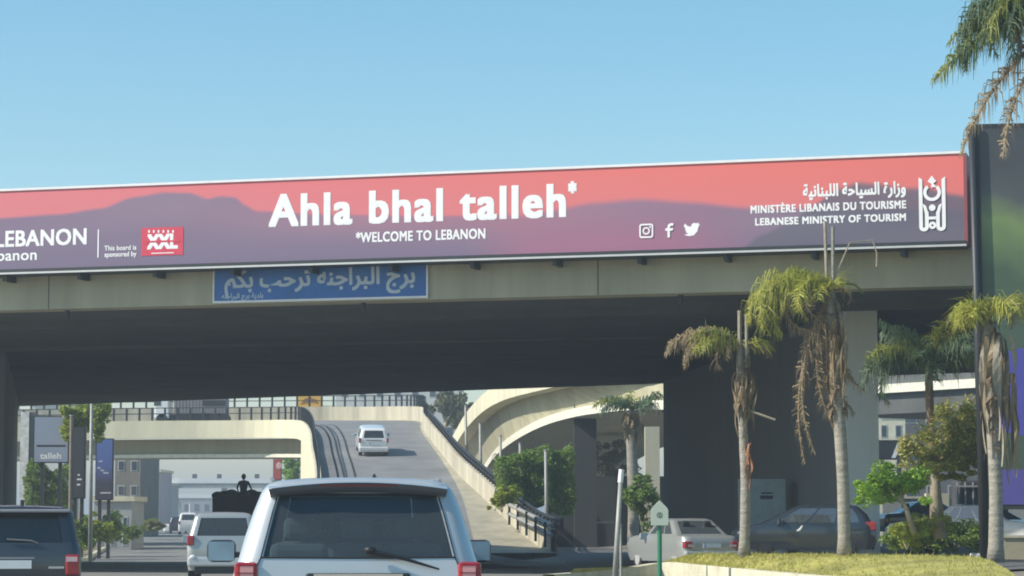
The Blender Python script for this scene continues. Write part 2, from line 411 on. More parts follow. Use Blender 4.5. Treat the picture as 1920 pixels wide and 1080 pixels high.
a = bl(184, 483); b = bl(184, 430); MB().box(a[0] - .02, a[0] + .02, -.010, -.006, a[1], b[1]).build('divider_line', prt_white, banner)
btext('sponsor_text', 'This board is', 196, 256, (470, 468), 461, bold=.025, y=.006)
btext('sponsor_text', 'sponsored by', 196, 256, (482, 480), 473, bold=.03, y=.006)
redm = flat('crimson_print', (.62, .05, .09), .5)
a = bl(265, 480); b = bl(344, 425); MB().box(a[0], b[0], -.010, -.006, a[1], b[1]).build('logo_panel', redm, banner)
btext('logo_text', 'XXL', 276, 334, (467, 464), 441, bold=.06, y=.012)
for px in range(280, 332, 9):
    q = bl(px, 434); MB().box(q[0] - .03, q[0] + .02, -.016, -.0105, q[1] - .04, q[1] + .04).build('logo_dash', prt_white, banner)
a = bl(284, 476); b = bl(326, 473); MB().box(a[0], b[0], -.016, -.0105, a[1], b[1]).build('logo_dash', prt_white, banner)
# a light bar that splits the XXL logo through its middle
a = bl(273, 454); b = bl(337, 451.5); MB().box(a[0], b[0], -.020, -.0175, (a[1] + b[1]) / 2 - .025, (a[1] + b[1]) / 2 + .03).build('logo_gap', redm, banner)
# social icons
def ring(mb, cx, cz, r, wd, y, n=24, a0=0, a1=2 * math.pi, sx=1):
    rows = []
    for i in range(n + 1):
        t = a0 + (a1 - a0) * i / n; rows.append([(cx + (r - wd) * math.cos(t) * sx, -y, cz + (r - wd) * math.sin(t)), (cx + r * math.cos(t) * sx, -y, cz + r * math.sin(t))])
    return mb.grid(rows)
def blank(name, pts, y=.006): return MB().poly([(s, -y, z) for s, z in pts]).build(name, prt_white, banner)
s, z = bl(1212, 433)
mb = MB(); rr = .2
def rrect(mb, cx, cz, hw, wd, rad, y):
    rows = []
    for q, (sx, sz) in enumerate(((1, 1), (-1, 1), (-1, -1), (1, -1))):
        for k in range(6):
            t = math.pi / 2 * (q + k / 5); o = (cx + sx * (hw - rad) + rad * math.cos(t), -y, cz + sz * (hw - rad) + rad * math.sin(t))
            i = (cx + sx * (hw - rad) + (rad - wd) * math.cos(t), -y, cz + sz * (hw - rad) + (rad - wd) * math.sin(t)); rows.append([i, o])
    rows.append(rows[0]); return mb.grid(rows)
rrect(mb, s, z, .2, .045, .07, .018); ring(mb, s, z, .105, .04, .018); ring(mb, s + .11, z + .11, .028, .028, .018, 10)
mb.build('camera_icon', prt_white, banner)
s, z = bl(1255, 432); mb = MB()
mb.poly([(s + a, -.018, z + b) for a, b in ((-.05, -.2), (.02, -.2), (.02, .0), (-.05, .0))]); mb.poly([(s + a, -.019, z + b) for a, b in ((-.11, -.01), (.1, -.01), (.11, .06), (-.11, .06))])
mb.poly([(s + a, -.020, z + b) for a, b in ((-.05, .05), (.02, .05), (.02, .09), (.05, .13), (.12, .13), (.12, .2), (.04, .2), (-.03, .16), (-.05, .1))]); mb.build('letter_f_icon', prt_white, banner)
s, z = bl(1297, 430)
bird = [(-.22, -.15), (-.08, -.19), (.06, -.17), (.16, -.06), (.19, .06), (.24, .14), (.18, .13), (.21, .18), (.13, .16), (.06, .18), (.0, .14), (-.02, .07), (-.12, .1), (-.2, .17), (-.22, .08), (-.16, .02), (-.2, .02), (-.15, -.05), (-.18, -.06), (-.1, -.12)]
blank('bird_icon', [(s + a * 1.0, z + b) for a, b in bird])
btext('arabic_text', arabic('وزارة السياحة اللبنانية'), 1506, 1699, (369, 362), 352, bold=.042, cap=.55)
btext('french_text', 'MINISTÈRE LIBANAIS DU TOURISME', 1407, 1699, (400, 390), 386, bold=.046, space=1.12)
btext('english_text', 'LEBANESE MINISTRY OF TOURISM', 1416, 1699, (422, 414), 409, bold=.046, space=1.12)
# ministry emblem
mb = MB()
def bq(x0, y0, x1, y1, y=.006):
    a = bl(x0, y1); b = bl(x1, y0); mb.poly([(a[0], -y, a[1]), (b[0], -y, a[1]), (b[0], -y, b[1]), (a[0], -y, b[1])])
s, z = bl(1748, 380)
Hh = .76
mb.poly([(s - .36, -.018, z + Hh - .06), (s - .36, -.018, z - Hh + .1), (s - .26, -.018, z - Hh + .1), (s - .26, -.018, z + Hh - .12)])
mb.poly([(s + .26, -.018, z + Hh - .12), (s + .26, -.018, z - Hh + .1), (s + .36, -.018, z - Hh + .1), (s + .36, -.018, z + Hh - .06)])
ring(mb, s - .23, z - Hh + .11, .13, .1, .019, 12, math.pi, 2 * math.pi); ring(mb, s + .23, z - Hh + .11, .13, .1, .019, 12, math.pi, 2 * math.pi)
mb.box(s - .2, s - .1, -.02, -.019, z - Hh + .1, z - .25); mb.box(s + .1, s + .2, -.02, -.019, z - Hh + .1, z - .25)
mb.poly([(s - .26, -.021, z - .02), (s - .17, -.021, z - .08), (s - .1, -.021, z - .3), (s - .2, -.021, z - .3)]); mb.poly([(s + .26, -.021, z - .02), (s + .2, -.021, z - .3), (s + .1, -.021, z - .3), (s + .17, -.021, z - .08)])
mb.box(s - .1, s + .1, -.022, -.021, z - .46, z - .38); ring(mb, s, z - .62, .1, .07, .022, 16); ring(mb, s, z - .14, .09, .09, .022, 14)
ring(mb, s, z + .28, .24, .09, .022, 26, math.radians(-235), math.radians(50)); mb.poly([(s - .12, -.023, z + .58), (s, -.023, z + .5), (s + .12, -.023, z + .58), (s, -.023, z + .74)])
mb.poly([(s - .03, -.0235, z + .42), (s + .13, -.0235, z + .42), (s, -.0235, z + .56)])
mb.build('emblem', prt_white, banner)
# frame
MB().box(s0, s1 + .05, -.04, .78, top, top + .07).build('top_rail', white, banner)
MB().box(s0, s1 + .05, -.05, .02, bot - .1, bot - .001).build('bottom_rail', darksteel, banner)
MB().box(s0, s1 + .06, -.10, -.052, bot - .155, bot - .10).build('drip_edge', alu, banner)
MB().box(s0, s1, .022, .76, bot - .16, bot - .002).build('underside_tray', darksteel, banner)
MB().box(s1 + .001, s1 + .09, -.03, .77, bot - .09, top - .001).build('end_panel', flat('maroon_return', (.25, .07, .08), .6), banner)
mb = MB(); brm = None
for k in range(15):
    sx = s0 + 1.2 + k * 2.45
    if sx > s1: break
    if brm is None: brm = MB().box(-.06, .06, .1, .77, -.34, -.162).build('bracket', darksteel, banner); brm.location = (sx, 0, bot); continue
    linked('bracket', brm.data, banner, (sx, 0, bot))
for k in range(26):
    sx = s0 + .9 + k * 1.45
    if sx > s1: break
    if k == 0: spk = MB().tube([(0, 0, 0), (0, 0, .1)], .012, 5).build('edge_pin', alu, banner); spk.location = (sx, .3, top + .071)
    else: linked('edge_pin', spk.data, banner, (sx, .3, top + .071))

# blue municipal sign on the edge beam
def onbeam(px, py):
    o = A0; r = ray(px, py); e = Vector((0, 0, EYE)); return e + r * ((o - e).dot(Nn) / r.dot(Nn))
q0 = onbeam(404, 567) ; q1 = onbeam(801, 556); q2 = onbeam(404, 500)
sign = thing('blue_welcome_sign', 'blue rectangular sign with Arabic greeting fixed to the overpass beam below the banner', 'sign', tuple(q0), bang)
W = (q1 - q0).dot(U); H = q2.z - q0.z; dz = q1.z - q0.z
bluem = mat('sign_blue', (.03, .14, .40), .5, var=.12, scale=1)
MB().box(0, W, -.08, -.002, .03, H).build('panel', bluem, sign)
MB().box(-.05, W + .05, -.1, -.001, -.04, .028).build('frame', alu, sign); MB().box(-.05, -.001, -.1, -.001, .029, H).build('frame', alu, sign); MB().box(W + .001, W + .05, -.1, -.001, .029, H).build('frame', alu, sign)
palew = flat('pale_lettering', (.50, .57, .60), .6)
text('arabic_greeting', arabic('برج البراجنه ترحب بكم'), .72, palew, sign, (W * .5, -.082, .42), RT, .03, 'CENTER', W * .9)
text('small_line', arabic('بلدية برج البراجنه'), .2, palew, sign, (W * .135, -.082, .1), RT, .03, 'CENTER', W * .2)

# ---------------------------------------------------------------- curved ramp ahead
L = [(-7.6, 95, .0), (-8.6, 115, .1), (-9.2, 122, .26), (-9.8, 130, 1.3), (-10.4, 140, 2.9), (-11.2, 150, 4.4), (-12.2, 160, 5.9), (-13.1, 170, 7.15), (-14.2, 179, 8.1), (-15.4, 185, 8.55), (-18, 188.8, 8.7), (-21.5, 190.2, 8.72), (-26, 190.6, 8.72), (-35, 190.4, 8.6), (-48, 189, 8.3)]
Rr = [(1.2, 95, .0), (-1.0, 115, .1), (-1.65, 122, .26), (-2.1, 130, 1.3), (-2.7, 140, 2.9), (-3.6, 150, 4.4), (-4.7, 160, 5.9), (-5.7, 170, 7.15), (-6.4, 179, 8.15), (-6.8, 187, 8.9), (-8.3, 194, 9.3), (-12, 199, 9.5), (-18, 201, 9.6), (-32, 201.5, 9.5), (-48, 200, 9.2)]
Ou = [(6.5, 95, .02), (3.0, 115, .12), (1.5, 122, .28), (.1, 130, 1.32), (-1.6, 140, 2.92), (-3.2, 150, 4.42), (-4.45, 160, 5.92), (-5.5, 170, 7.17), (-6.25, 179, 8.2), (-6.6, 187.2, 8.95), (-8.1, 194.3, 9.35), (-11.9, 199.4, 9.55), (-18, 201.4, 9.65), (-32, 201.9, 9.55), (-48, 200.4, 9.25)]
Lc, Rc, Oc = catmull(L), catmull(Rr), catmull(Ou)
ramp = thing('curved_ramp', 'concrete flyover ramp climbing ahead and curling left behind the silver minivan', 'ramp')
rows = [[Vector(a).lerp(Vector(b), t / 6) for t in range(7)] for a, b in zip(Lc, Rc)]
MB().grid(rows).build('ramp_surface', asph2, ramp, sm=True)
MB().grid([[Vector(a), Vector(b)] for a, b in zip(Rc[6:], Oc[6:])]).build('shoulder', mat('dusty_shoulder', (.38, .35, .26), .9, var=.2, scale=.8, bump=.3), ramp)
mb = MB(); sweep(mb, Oc[7:], [(0, -.3), (0, 1.05), (.28, 1.05), (.28, -1.2)]); mb.build('parapet', mat('parapet_concrete', (.50, .46, .35), .88, var=.2, scale=.7, bump=.3, streak=True), ramp)
# near/left edge: fascia
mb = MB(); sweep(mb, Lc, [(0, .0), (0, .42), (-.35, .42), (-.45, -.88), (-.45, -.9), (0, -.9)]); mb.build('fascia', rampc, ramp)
# abutment below straight part
i0 = 4 * 8 + 3
for side, pth, o in ((-1, Lc[:i0], -.3), (1, Oc[7:i0], .2)):
    pp = offs(pth, o)
    MB().grid([[(p.x, p.y, -1.5), (p.x, p.y, p.z - .5)] for p in pp]).build('side_wall', rampc, ramp)
# underside and recessed girder of the curl
pp = Lc[i0:]; oo = Oc[i0:]
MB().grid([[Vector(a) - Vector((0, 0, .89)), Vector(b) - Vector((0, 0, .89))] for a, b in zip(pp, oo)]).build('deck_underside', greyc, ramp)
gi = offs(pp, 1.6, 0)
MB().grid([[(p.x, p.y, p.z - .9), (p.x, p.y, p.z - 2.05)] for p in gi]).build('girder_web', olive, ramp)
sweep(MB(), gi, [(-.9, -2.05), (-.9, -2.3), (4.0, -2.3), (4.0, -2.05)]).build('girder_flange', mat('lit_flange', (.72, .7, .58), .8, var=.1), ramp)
# railings: every post a part
pm = None
def rail(path, h, step, off, base, par, name='railing_post', thick=.035):
    global pm
    pth = offs(path, off, base)
    for p in resample(pth, step):
        if pm is None:
            o = MB().box(-.075, .075, -.06, .06, 0, 1).build(name, darksteel, par); pm = o.data; o.location = p; o.scale = (1, 1, h)
        else: linked(name, pm, par, p, sc=(1, 1, h))
    for k in (.55, 1.0):
        MB().tube([p + Vector((0, 0, h * k)) for p in pth], thick, 5).build('handrail', darksteel, par)
rail(Lc[12:], .95, .95, -.15, .42, ramp)
rail(Oc[30:], .85, 1.0, .14, 1.05, ramp)
rail(Oc[6:31], .5, .9, .2, 1.05, ramp, thick=.075)
# left railing's shadow, painted as dark strips on the ramp
mk = flat('rail_shadow_black', (.03, .03, .03), .8)
for o in (1.0, 1.35, 2.0):
    pth = [Vector(a).lerp(Vector(b), o / 7.6) + Vector((0, 0, .02)) for a, b in zip(Lc[18:40], Rc[18:40])]
    MB().grid([[p - Vector((.06, 0, 0)), p + Vector((.06, 0, 0))] for p in pth]).build('rail_shadow_line', mk, ramp)

polem = mat('galvanised_pole', (.36, .36, .33), .6, var=.15, metal=.2)
# second curved flyover at right of the ramp
fly = thing('curved_flyover', 'sweeping cream flyover loop passing right of the ramp, seen from below', 'flyover')
Pp = catmull([P(842, 852, 240), P(852, 838, 228), P(872, 806, 205), P(905, 772, 184), P(945, 750, 168), P(1000, 735, 155), P(1060, 722, 147), P(1160, 705, 140), P(1300, 690, 136)])
Qp = catmull([P(893, 905, 232), P(905, 888, 212), P(928, 856, 190), P(962, 828, 172), P(1015, 800, 158), P(1080, 781, 148), P(1165, 770, 141), P(1240, 768, 137), P(1330, 768, 134)])
sweep(MB(), Pp, [(0, 0), (0, 1.25), (-.3, 1.25), (-.3, .2), (-13, .2), (-13, 0)]).build('fascia', rampc, fly)
sweep(MB(), Qp, [(0, 0), (0, .5), (-11, .5), (-11, 0)]).build('girder_flange', MATS['lit_flange'], fly)
MB().grid([[a, b] for a, b in zip(offs(Qp, -.5, .4), offs(Pp, -1.0, .01))]).build('girder_web', olive, fly)
for px, d, w_ in ((1098, 150, 1.3), (1224, 133, .75)):
    x = X(px, d); zt_ = Z(790 if px < 1200 else 800, d)
    MB().box(x - w_ / 2, x + w_ / 2, d, d + w_, -1, zt_ + (1.5 if px < 1200 else 0)).build('column', flat('shade_black', (.045, .05, .05), .95) if px < 1200 else concrete, fly)  # left column coloured near-black to stand in for the flyover's shade
MB().box(X(1025, 152), X(1250, 152), 152, 153, -1, Z(893, 152)).build('cross_wall', MATS['shade_black'], fly); MB().tube([(X(1080, 151), 151, Z(980, 151)), (X(1150, 151), 151, Z(979, 151))], .08, 6).build('barrier_rail', polem, fly)  # near-black wall painted as the deep shade under the flyover

# slender poles beside the ramp
polem = mat('galvanised_pole', (.36, .36, .33), .6, var=.15, metal=.2)
desc = ['leftmost and highest standing of the slender grey poles along the ramp railing', 'second slender grey pole from the left in the row beside the ramp', 'middle slender grey pole of the row in front of the green bush', 'slender grey pole in front of the bush, just right of the bright climbing plant', 'rightmost slender grey pole of the row by the guard rail end']
for i, (px, yt, yb, d) in enumerate(((873, 762, 868, 158), (900, 795, 895, 150), (938, 818, 918, 142), (975, 832, 960, 134), (1023, 845, 985, 127))):
    a = P(px, yt, d); b = P(px + 3, yb, d)
    o = thing('slender_pole', desc[i], 'pole', (b.x, b.y, b.z - 1.5), 0, 'slender poles along the ramp')
    MB().tube([(0, 0, 0), (a.x - b.x, 0, a.z - b.z + 1.5)], [.11, .07], 8).build('shaft', polem, o, sm=True)
    MB().tube([(a.x - b.x, 0, a.z - b.z + 1.5), (a.x - b.x, 0, a.z - b.z + 1.56)], .09, 8).build('cap', polem, o)
# guard rail
gr = thing('guard_rail', 'dark double beam crash barrier at the foot of the ramp parapet', 'guard rail')
g0, g1 = P(955, 946, 128), P(1022, 985, 118)
for k in range(5):
    p = g0.lerp(g1, k / 4); MB().box(p.x - .06, p.x + .06, p.y - .06, p.y + .06, p.z - 1.0, p.z + .15).build('post', darksteel, gr)
for dz in (0, -.45):
    MB().tube([g0 + Vector((-.02, -.12, dz)), g1 + Vector((.3, -.12, dz))], .1, 6).build('rail_beam', polem, gr)

# ---------------------------------------------------------------- overpass further right
o2 = thing('far_overpass', 'pale edged flyover crossing behind the right side palms', 'flyover')
a, b = P(1560, 743, 165), P(1900, 724, 152)
dv = (b - a); LL = dv.length; M = Matrix.Translation((a.x, a.y, a.z)) @ Matrix.Rotation(math.atan2(dv.y, dv.x), 4, 'Z')
MB().box(0, LL + 30, 0, 12, 0, .55, M).build('edge_beam', MATS['lit_flange'], o2)
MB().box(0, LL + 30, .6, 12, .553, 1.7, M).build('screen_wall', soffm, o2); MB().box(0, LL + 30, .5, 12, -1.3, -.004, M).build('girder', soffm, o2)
MB().box(LL + 14, LL + 15.5, 3, 5, -9, -1.301, M).build('column', greyc, o2)

# ---------------------------------------------------------------- vegetation
palmgreen = leafmat('palm_green', [(0.150, 0.195, 0.030), (0.255, 0.285, 0.053), (0.360, 0.360, 0.090)])
palmlime = leafmat('palm_lime', [(0.240, 0.270, 0.030), (0.390, 0.405, 0.060), (0.495, 0.450, 0.105)])
palmdark = leafmat('palm_deep_green', [(0.045, 0.105, 0.045), (0.090, 0.150, 0.075), (0.150, 0.210, 0.120)])
palmdry = leafmat('palm_dry', [(.22, .16, .09), (.34, .26, .15), (.42, .34, .2)])
bark = mat('palm_bark', (.30, .28, .235), .95, var=.26, scale=2.2, bump=.8, streak=7)
barkb = mat('boot_bark', (.22, .16, .10), .95, var=.35, scale=5, bump=1)
wood = mat('pale_bark', (.33, .29, .22), .9, var=.2, scale=4, bump=.5)
leafG = leafmat('leaf_bright', [(0.150, 0.285, 0.022), (0.240, 0.420, 0.030), (0.360, 0.540, 0.075)])
leafM = leafmat('leaf_mid', [(.09, .17, .03), (.17, .27, .04), (.28, .38, .08)])
leafR = leafmat('leaf_rust', [(.2, .26, .04), (.32, .36, .07), (.5, .33, .11), (.38, .42, .09)])
leafD = leafmat('leaf_dark', [(0.030, 0.068, 0.022), (0.075, 0.120, 0.038), (0.120, 0.165, 0.060)])
leafY = leafmat('leaf_yellow', [(0.240, 0.300, 0.030), (0.360, 0.420, 0.045), (0.150, 0.240, 0.030)])
leafO = leafmat('leaf_olive_grey', [(0.120, 0.135, 0.060), (0.195, 0.210, 0.105), (0.270, 0.270, 0.150)])
def frond(Lf, droop, dens=26, leaf=.55, w_=.022, hang=.55, seed=0, base=.12, pitch=0):
    hv = Vector((math.sin(pitch), 0, -math.cos(pitch)))
    r = random.Random(seed); mb = MB(); pts = []; p = Vector((0, 0, 0)); a = .9 - droop * .15
    n = 16
    for i in range(n + 1):
        pts.append(p.copy()); p = p + Vector((math.cos(a), 0, math.sin(a))) * (Lf / n); a -= droop / n * (1.2 if i > 3 else .5)
    mb.tube(pts, [.045 * (1 - .8 * i / n) + .006 for i in range(n + 1)], 4)
    N = int(dens * Lf)
    for k in range(N):
        t = base + (1 - base) * k / N; f = t * n; i = min(int(f), n - 1); q = pts[i].lerp(pts[i + 1], f - i)
        tan = (pts[i + 1] - pts[i]).normalized(); up = Vector((0, 1, 0)).cross(tan) * -1
        l = leaf * (math.sin(math.pi * min(1, .18 + t * .8)) ** .6) * r.uniform(.5, 1.35)
        for sgn in (-1, 1):
            if r.random() < .16: continue
            d0 = (Vector((0, sgn * r.uniform(.5, 1.1), 0)) + tan * r.uniform(.1, 1.1) + up * r.uniform(-.5, .8)).normalized()
            m_ = q + d0 * l * .45; d1 = (d0 * r.uniform(.3, 1) + Vector((r.uniform(-.2, .2), r.uniform(-.15, .15), 0)) + hv * hang * r.uniform(.4, 2.4)).normalized(); e = m_ + d1 * l * .6
            sd = tan * w_ * r.uniform(.4, .75)
            mb.grid([[q - sd, q + sd], [m_ - sd * 1.1, m_ + sd * 1.1], [e - sd * .2, e + sd * .2]])
    return mb
def strands(Lf, n, seed, w_=.03, curl=.3):
    r = random.Random(seed); mb = MB()
    for k in range(n):
        a = r.uniform(0, 6.28); x = .08 * math.cos(a); y = .08 * math.sin(a); l = Lf * r.uniform(.45, 1); pts = []; c_ = curl * r.uniform(.4, 1.2); ph = r.uniform(0, 6)
        for i in range(11):
            t = i / 10; o = c_ * (1 - (1 - min(1, t * 2.2)) ** 2) * (1 - .55 * t); pts.append(Vector((x + math.cos(a) * o + .05 * math.sin(t * 7 + ph), y + math.sin(a) * o + .04 * math.cos(t * 6 + ph), .15 * math.sin(min(1, t * 4) * 3.14) - l * t)))
        ws = [w_ * (.35 + 1.1 * math.sin(math.pi * min(1, .15 + i / 11))) for i in range(11)]; tw = [ph + i * .35 for i in range(11)]
        mb.grid([[p - Vector((math.cos(q), math.sin(q), 0)) * w0, p + Vector((math.cos(q), math.sin(q), 0)) * w0] for p, w0, q in zip(pts, ws, tw)])
    return mb
def palm(label, base, topz, lean, rb, rt, fr, group='palms on the grass island', shaft_to=None, trunkmat=bark, seed=1):
    r = random.Random(seed); t = thing('palm_tree', label, 'palm tree', base, 0, group)
    Ht = topz - base[2]; pts = []; rad = []
    for i in range(15):
        f = i / 14; pts.append((lean[0] * f + .05 * math.sin(f * 5), lean[1] * f, Ht * f)); rad.append((rb + (rt - rb) * f) * (1 + (.25 if i == 0 else 0)) * r.uniform(.95, 1.05))
    MB().tube(pts, rad, 12).build('trunk', trunkmat, t, sm=True)
    if shaft_to:  # ragged boots on the upper trunk
        mb = MB()
        for k in range(60):
            f = r.uniform(shaft_to, 1); z_ = Ht * f; a = r.uniform(0, 6.28); rr_ = rt * 1.0; q = Vector((lean[0] * f + math.cos(a) * rr_, math.sin(a) * rr_, z_)); l = r.uniform(.2, .55)
            o = Vector((math.cos(a) * .12, math.sin(a) * .12, 0)); s_ = Vector((-math.sin(a), math.cos(a), 0)) * r.uniform(.03, .07)
            mb.grid([[q - s_, q + s_], [q + o - s_ - Vector((0, 0, l * .4)), q + o + s_ - Vector((0, 0, l * .4))], [q + o * 1.1 - Vector((0, 0, l)), q + o * 1.1 - Vector((0, 0, l * 1.05))]])
        mb.build('old_leaf_bases', barkb, t, kind='stuff')
    cr = (lean[0], lean[1], Ht)
    for (az, Lf, dr, m, kw) in fr:
        kw = dict(kw); o = frond(Lf, dr, seed=r.randrange(9999), **kw).build('frond', m, t); o.location = cr; o.rotation_euler = (0, kw.get('pitch', 0), math.radians(az))
    return t
dA = 66
b = P(1395, 1043, dA)
tA = palm('thin pale palm with sparse dry crown, leftmost palm on the grass', b, Z(655, dA), (.0, 0), .14, .105,
    [(170, 1.6, 1.3, palmlime, dict(leaf=.55, dens=60)), (190, 1.5, 1.7, palmlime, dict(leaf=.55, hang=1, dens=60)), (20, .9, 1.6, palmlime, dict(leaf=.5, dens=50)), (174, 2.3, 1.7, palmdry, dict(leaf=.55, hang=.7, dens=60)), (181, 2.0, 2.2, palmdry, dict(leaf=.5, hang=1.2, dens=60)), (150, 1.7, 1.3, palmgreen, dict(leaf=.6, dens=60)), (170, 1.9, 1.6, palmdry, dict(leaf=.55, hang=.7, dens=50)), (185, 1.5, 1.3, palmgreen, dict(leaf=.5, hang=.7, dens=36)), (160, 1.4, .9, palmlime, dict(leaf=.45, hang=.6, dens=36)), (205, 1.4, 1.8, palmgreen, dict(leaf=.5, hang=.9, dens=36)), (178, 1.9, 2.0, palmdry, dict(leaf=.42, hang=.5)), (165, 1.5, 1.5, palmgreen, dict(leaf=.4)), (195, 1.3, 1.0, palmgreen, dict(leaf=.38)), (150, 1.2, .7, palmgreen, dict(leaf=.35)), (10, .9, 2.2, palmdry, dict(leaf=.35)), (200, 1.3, 3.0, palmdry, dict(leaf=.4, hang=1.2)), (220, .9, 2.6, palmdry, dict(leaf=.3))], shaft_to=.72, seed=3)
o = strands(1.9, 16, 5).build('dead_leaves', palmdry, tA); o.location = (.02, 0, Z(700, dA) - b.z)
o = strands(1.3, 10, 6, .02, .05).build('dead_leaves', mat('rust_strand', (.36, .17, .09), .9), tA); o.location = (-.05 + .12, -.1, Z(835, dA) - b.z)
for px, yt, wd in ((1389, 583, .055), (1402, 591, .05)):
    MB().tube([(X(px, dA) - b.x, -.1, Z(690, dA) - b.z), (X(px, dA) - b.x, -.1, Z(yt, dA) - b.z)], wd, 6).build('spear_leaf', wood, tA)
MB().tube([(.15, -.1, Z(770, dA) - b.z), (.15 + .65, -.3, Z(788, dA) - b.z)], .03, 5).build('broken_stalk', wood, tA)
dB = 64
b = P(1583, 1045, dB)
tB = palm('tall palm with lime drooping crown and long dry fronds before the bridge column', b, Z(545, dB), (-.22, 0), .165, .13,
    [(176, 1.6, 2.0, palmlime, dict(leaf=.6, hang=1.2, dens=36)), (160, 1.9, 2.4, palmgreen, dict(leaf=.6, hang=1.2, dens=36)), (220, 1.9, 2.4, palmlime, dict(leaf=.6, hang=1.2, dens=36)), (180, 2.6, 2.9, palmlime, dict(leaf=.8, hang=1.4, dens=46)), (172, 2.9, 2.3, palmlime, dict(leaf=.85, hang=1.3, dens=46)), (178, 2.8, 2.7, palmgreen, dict(leaf=.8, hang=1.5, dens=46)), (188, 2.8, 2.5, palmlime, dict(leaf=.8, hang=1.5, dens=46)), (195, 1.7, 3.2, palmlime, dict(leaf=.5, hang=1.2)), (150, 1.3, 2.6, palmlime, dict(leaf=.5)), (200, 1.0, 1.2, palmlime, dict(leaf=.6, dens=60)), (150, 1.1, 1.2, palmlime, dict(leaf=.6, dens=60)), (90, .9, .9, palmlime, dict(leaf=.6, dens=60)), (270, .9, 1.5, palmlime, dict(leaf=.6, dens=60)), (120, .9, 1.8, palmlime, dict(leaf=.45)), (240, 1.2, 2.2, palmlime, dict(leaf=.45, dens=34)), (182, 2.4, 3.6, palmdry, dict(leaf=.5, hang=1.5)), (205, 1.7, 3.9, palmdry, dict(leaf=.45, hang=1.5)), (20, 1.0, 1.7, palmgreen, dict(leaf=.25, dens=14)), (350, .8, 3.0, palmdry, dict(leaf=.3))], shaft_to=.55, seed=4)
for k, (az, Lf, dr) in enumerate(((180, 4.3, .9), (172, 4.5, .7), (188, 3.6, .9), (160, 3.0, .8), (195, 3.3, 1.0), (182, 2.8, 1.1), (178, 3.7, .6), (200, 2.4, .8))):
    o = frond(Lf, dr, seed=60 + k, leaf=.55, hang=3.5, dens=20, w_=.024, pitch=1.85 + .06 * k).build('frond', palmdry, tB); o.location = (-.22, 0, Z(545, dB) - b.z); o.rotation_euler = (0, 1.85 + .06 * k, math.radians(az))
for k, (px, yt, yb, n_) in enumerate(((1574, 600, 800, 16),)):
    o = strands((yb - yt) / 75, n_, 20 + k, .028, .12).build('dead_leaves', palmdry, tB); o.location = (X(px, dB) - b.x, -.25, Z(yt, dB) - b.z)
MB().tube([(X(1556, dB) - b.x, 0, Z(560, dB) - b.z), (X(1553, dB) - b.x, 0, Z(415, dB) - b.z)], .045, 6).build('spear_leaf', wood, tB)
MB().tube([(X(1567, dB) - b.x, 0, Z(560, dB) - b.z), (X(1568, dB) - b.x, 0, Z(425, dB) - b.z)], .05, 6).build('spear_leaf', bark, tB)
MB().tube([(X(1650, dB) - b.x, 0, Z(500, dB) - b.z), (X(1651, dB) - b.x, 0, Z(475, dB) - b.z), (X(1643, dB) - b.x, 0, Z(450, dB) - b.z), (X(1600, dB) - b.x, 0, Z(455, dB) - b.z), (X(1566, dB) - b.x, 0, Z(530, dB) - b.z)], .02, 5).build('bare_frond', wood, tB)
dC = 69.8
b = P(1750, 1030, dC)
tC = palm('deep green feather palm behind the rust coloured tree, in the shade beneath the overpass', b, Z(690, dC), (.0, 0), .13, .11,
    [(a_, Lf, dr, palmdark if a_ % 40 else palmgreen, dict(leaf=.75, w_=.026, hang=.9, dens=40)) for a_, Lf, dr in ((180, 2.46, 2.18), (165, 2.24, 1.84), (200, 2.13, 1.38), (140, 1.90, 0.57), (110, 1.79, 0.34), (90, 1.90, 0.80), (60, 1.79, 0.57), (20, 1.90, 1.49), (0, 1.90, 1.95), (340, 1.68, 1.15), (300, 1.79, 1.15), (250, 1.79, 1.38), (220, 1.79, 0.46), (185, 2.35, 2.88), (280, 1.68, 0.23), (10, 1.68, 0.46), (130, 1.79, 1.49), (270, 1.46, 2.30), (170, 1.90, 0.23))], trunkmat=barkb, seed=9)
dD = 60
b = P(1867, 1055, dD)
tD = palm('palm wrapped in curling dead leaves with small yellow crown, rightmost on the grass', b, Z(590, dD), (-.06, 0), .18, .13,
    [(190, 1.0, 2.2, palmlime, dict(leaf=.7, dens=80)), (165, .9, 1.6, palmlime, dict(leaf=.7, dens=80)), (230, 1.0, 1.8, palmlime, dict(leaf=.7, dens=80)), (300, 1.0, 1.6, palmlime, dict(leaf=.7, dens=80)), (30, 1.3, 1.2, palmlime, dict(leaf=.7, dens=60)), (180, .7, 2.6, palmlime, dict(leaf=.55, dens=50)), (150, .7, 2.0, palmlime, dict(leaf=.5, dens=46)), (210, .8, 2.4, palmlime, dict(leaf=.55, dens=46)), (240, .9, 2.0, palmlime, dict(leaf=.5, dens=40)), (60, .8, 1.2, palmdry, dict(leaf=.5, dens=36)), (10, 1.2, 1.6, palmdry, dict(leaf=.5)), (350, 1.3, 2.2, palmdry, dict(leaf=.45)), (90, .8, .8, palmlime, dict(leaf=.45)), (320, 1.0, 1.5, palmgreen, dict(leaf=.45)), (30, 1.0, 2.4, palmdry, dict(leaf=.4)), (270, .6, 1.6, palmlime, dict(leaf=.5, dens=46))], shaft_to=.45, seed=12)
o = strands(2.6, 14, 31, .05, .35).build('dead_leaves', palmdry, tD); o.location = (-.03, -.05, Z(625, dD) - b.z)
o = strands(3.2, 7, 35, .05, .5).build('dead_leaves', wood, tD); o.location = (.1, -.1, Z(630, dD) - b.z)
o = strands(2.6, 9, 36, .04, .12).build('dead_leaves', palmdry, tD); o.location = (.42, -.1, Z(700, dD) - b.z)
dE = 48
b = P(2050, 1100, dE); b.z = .3
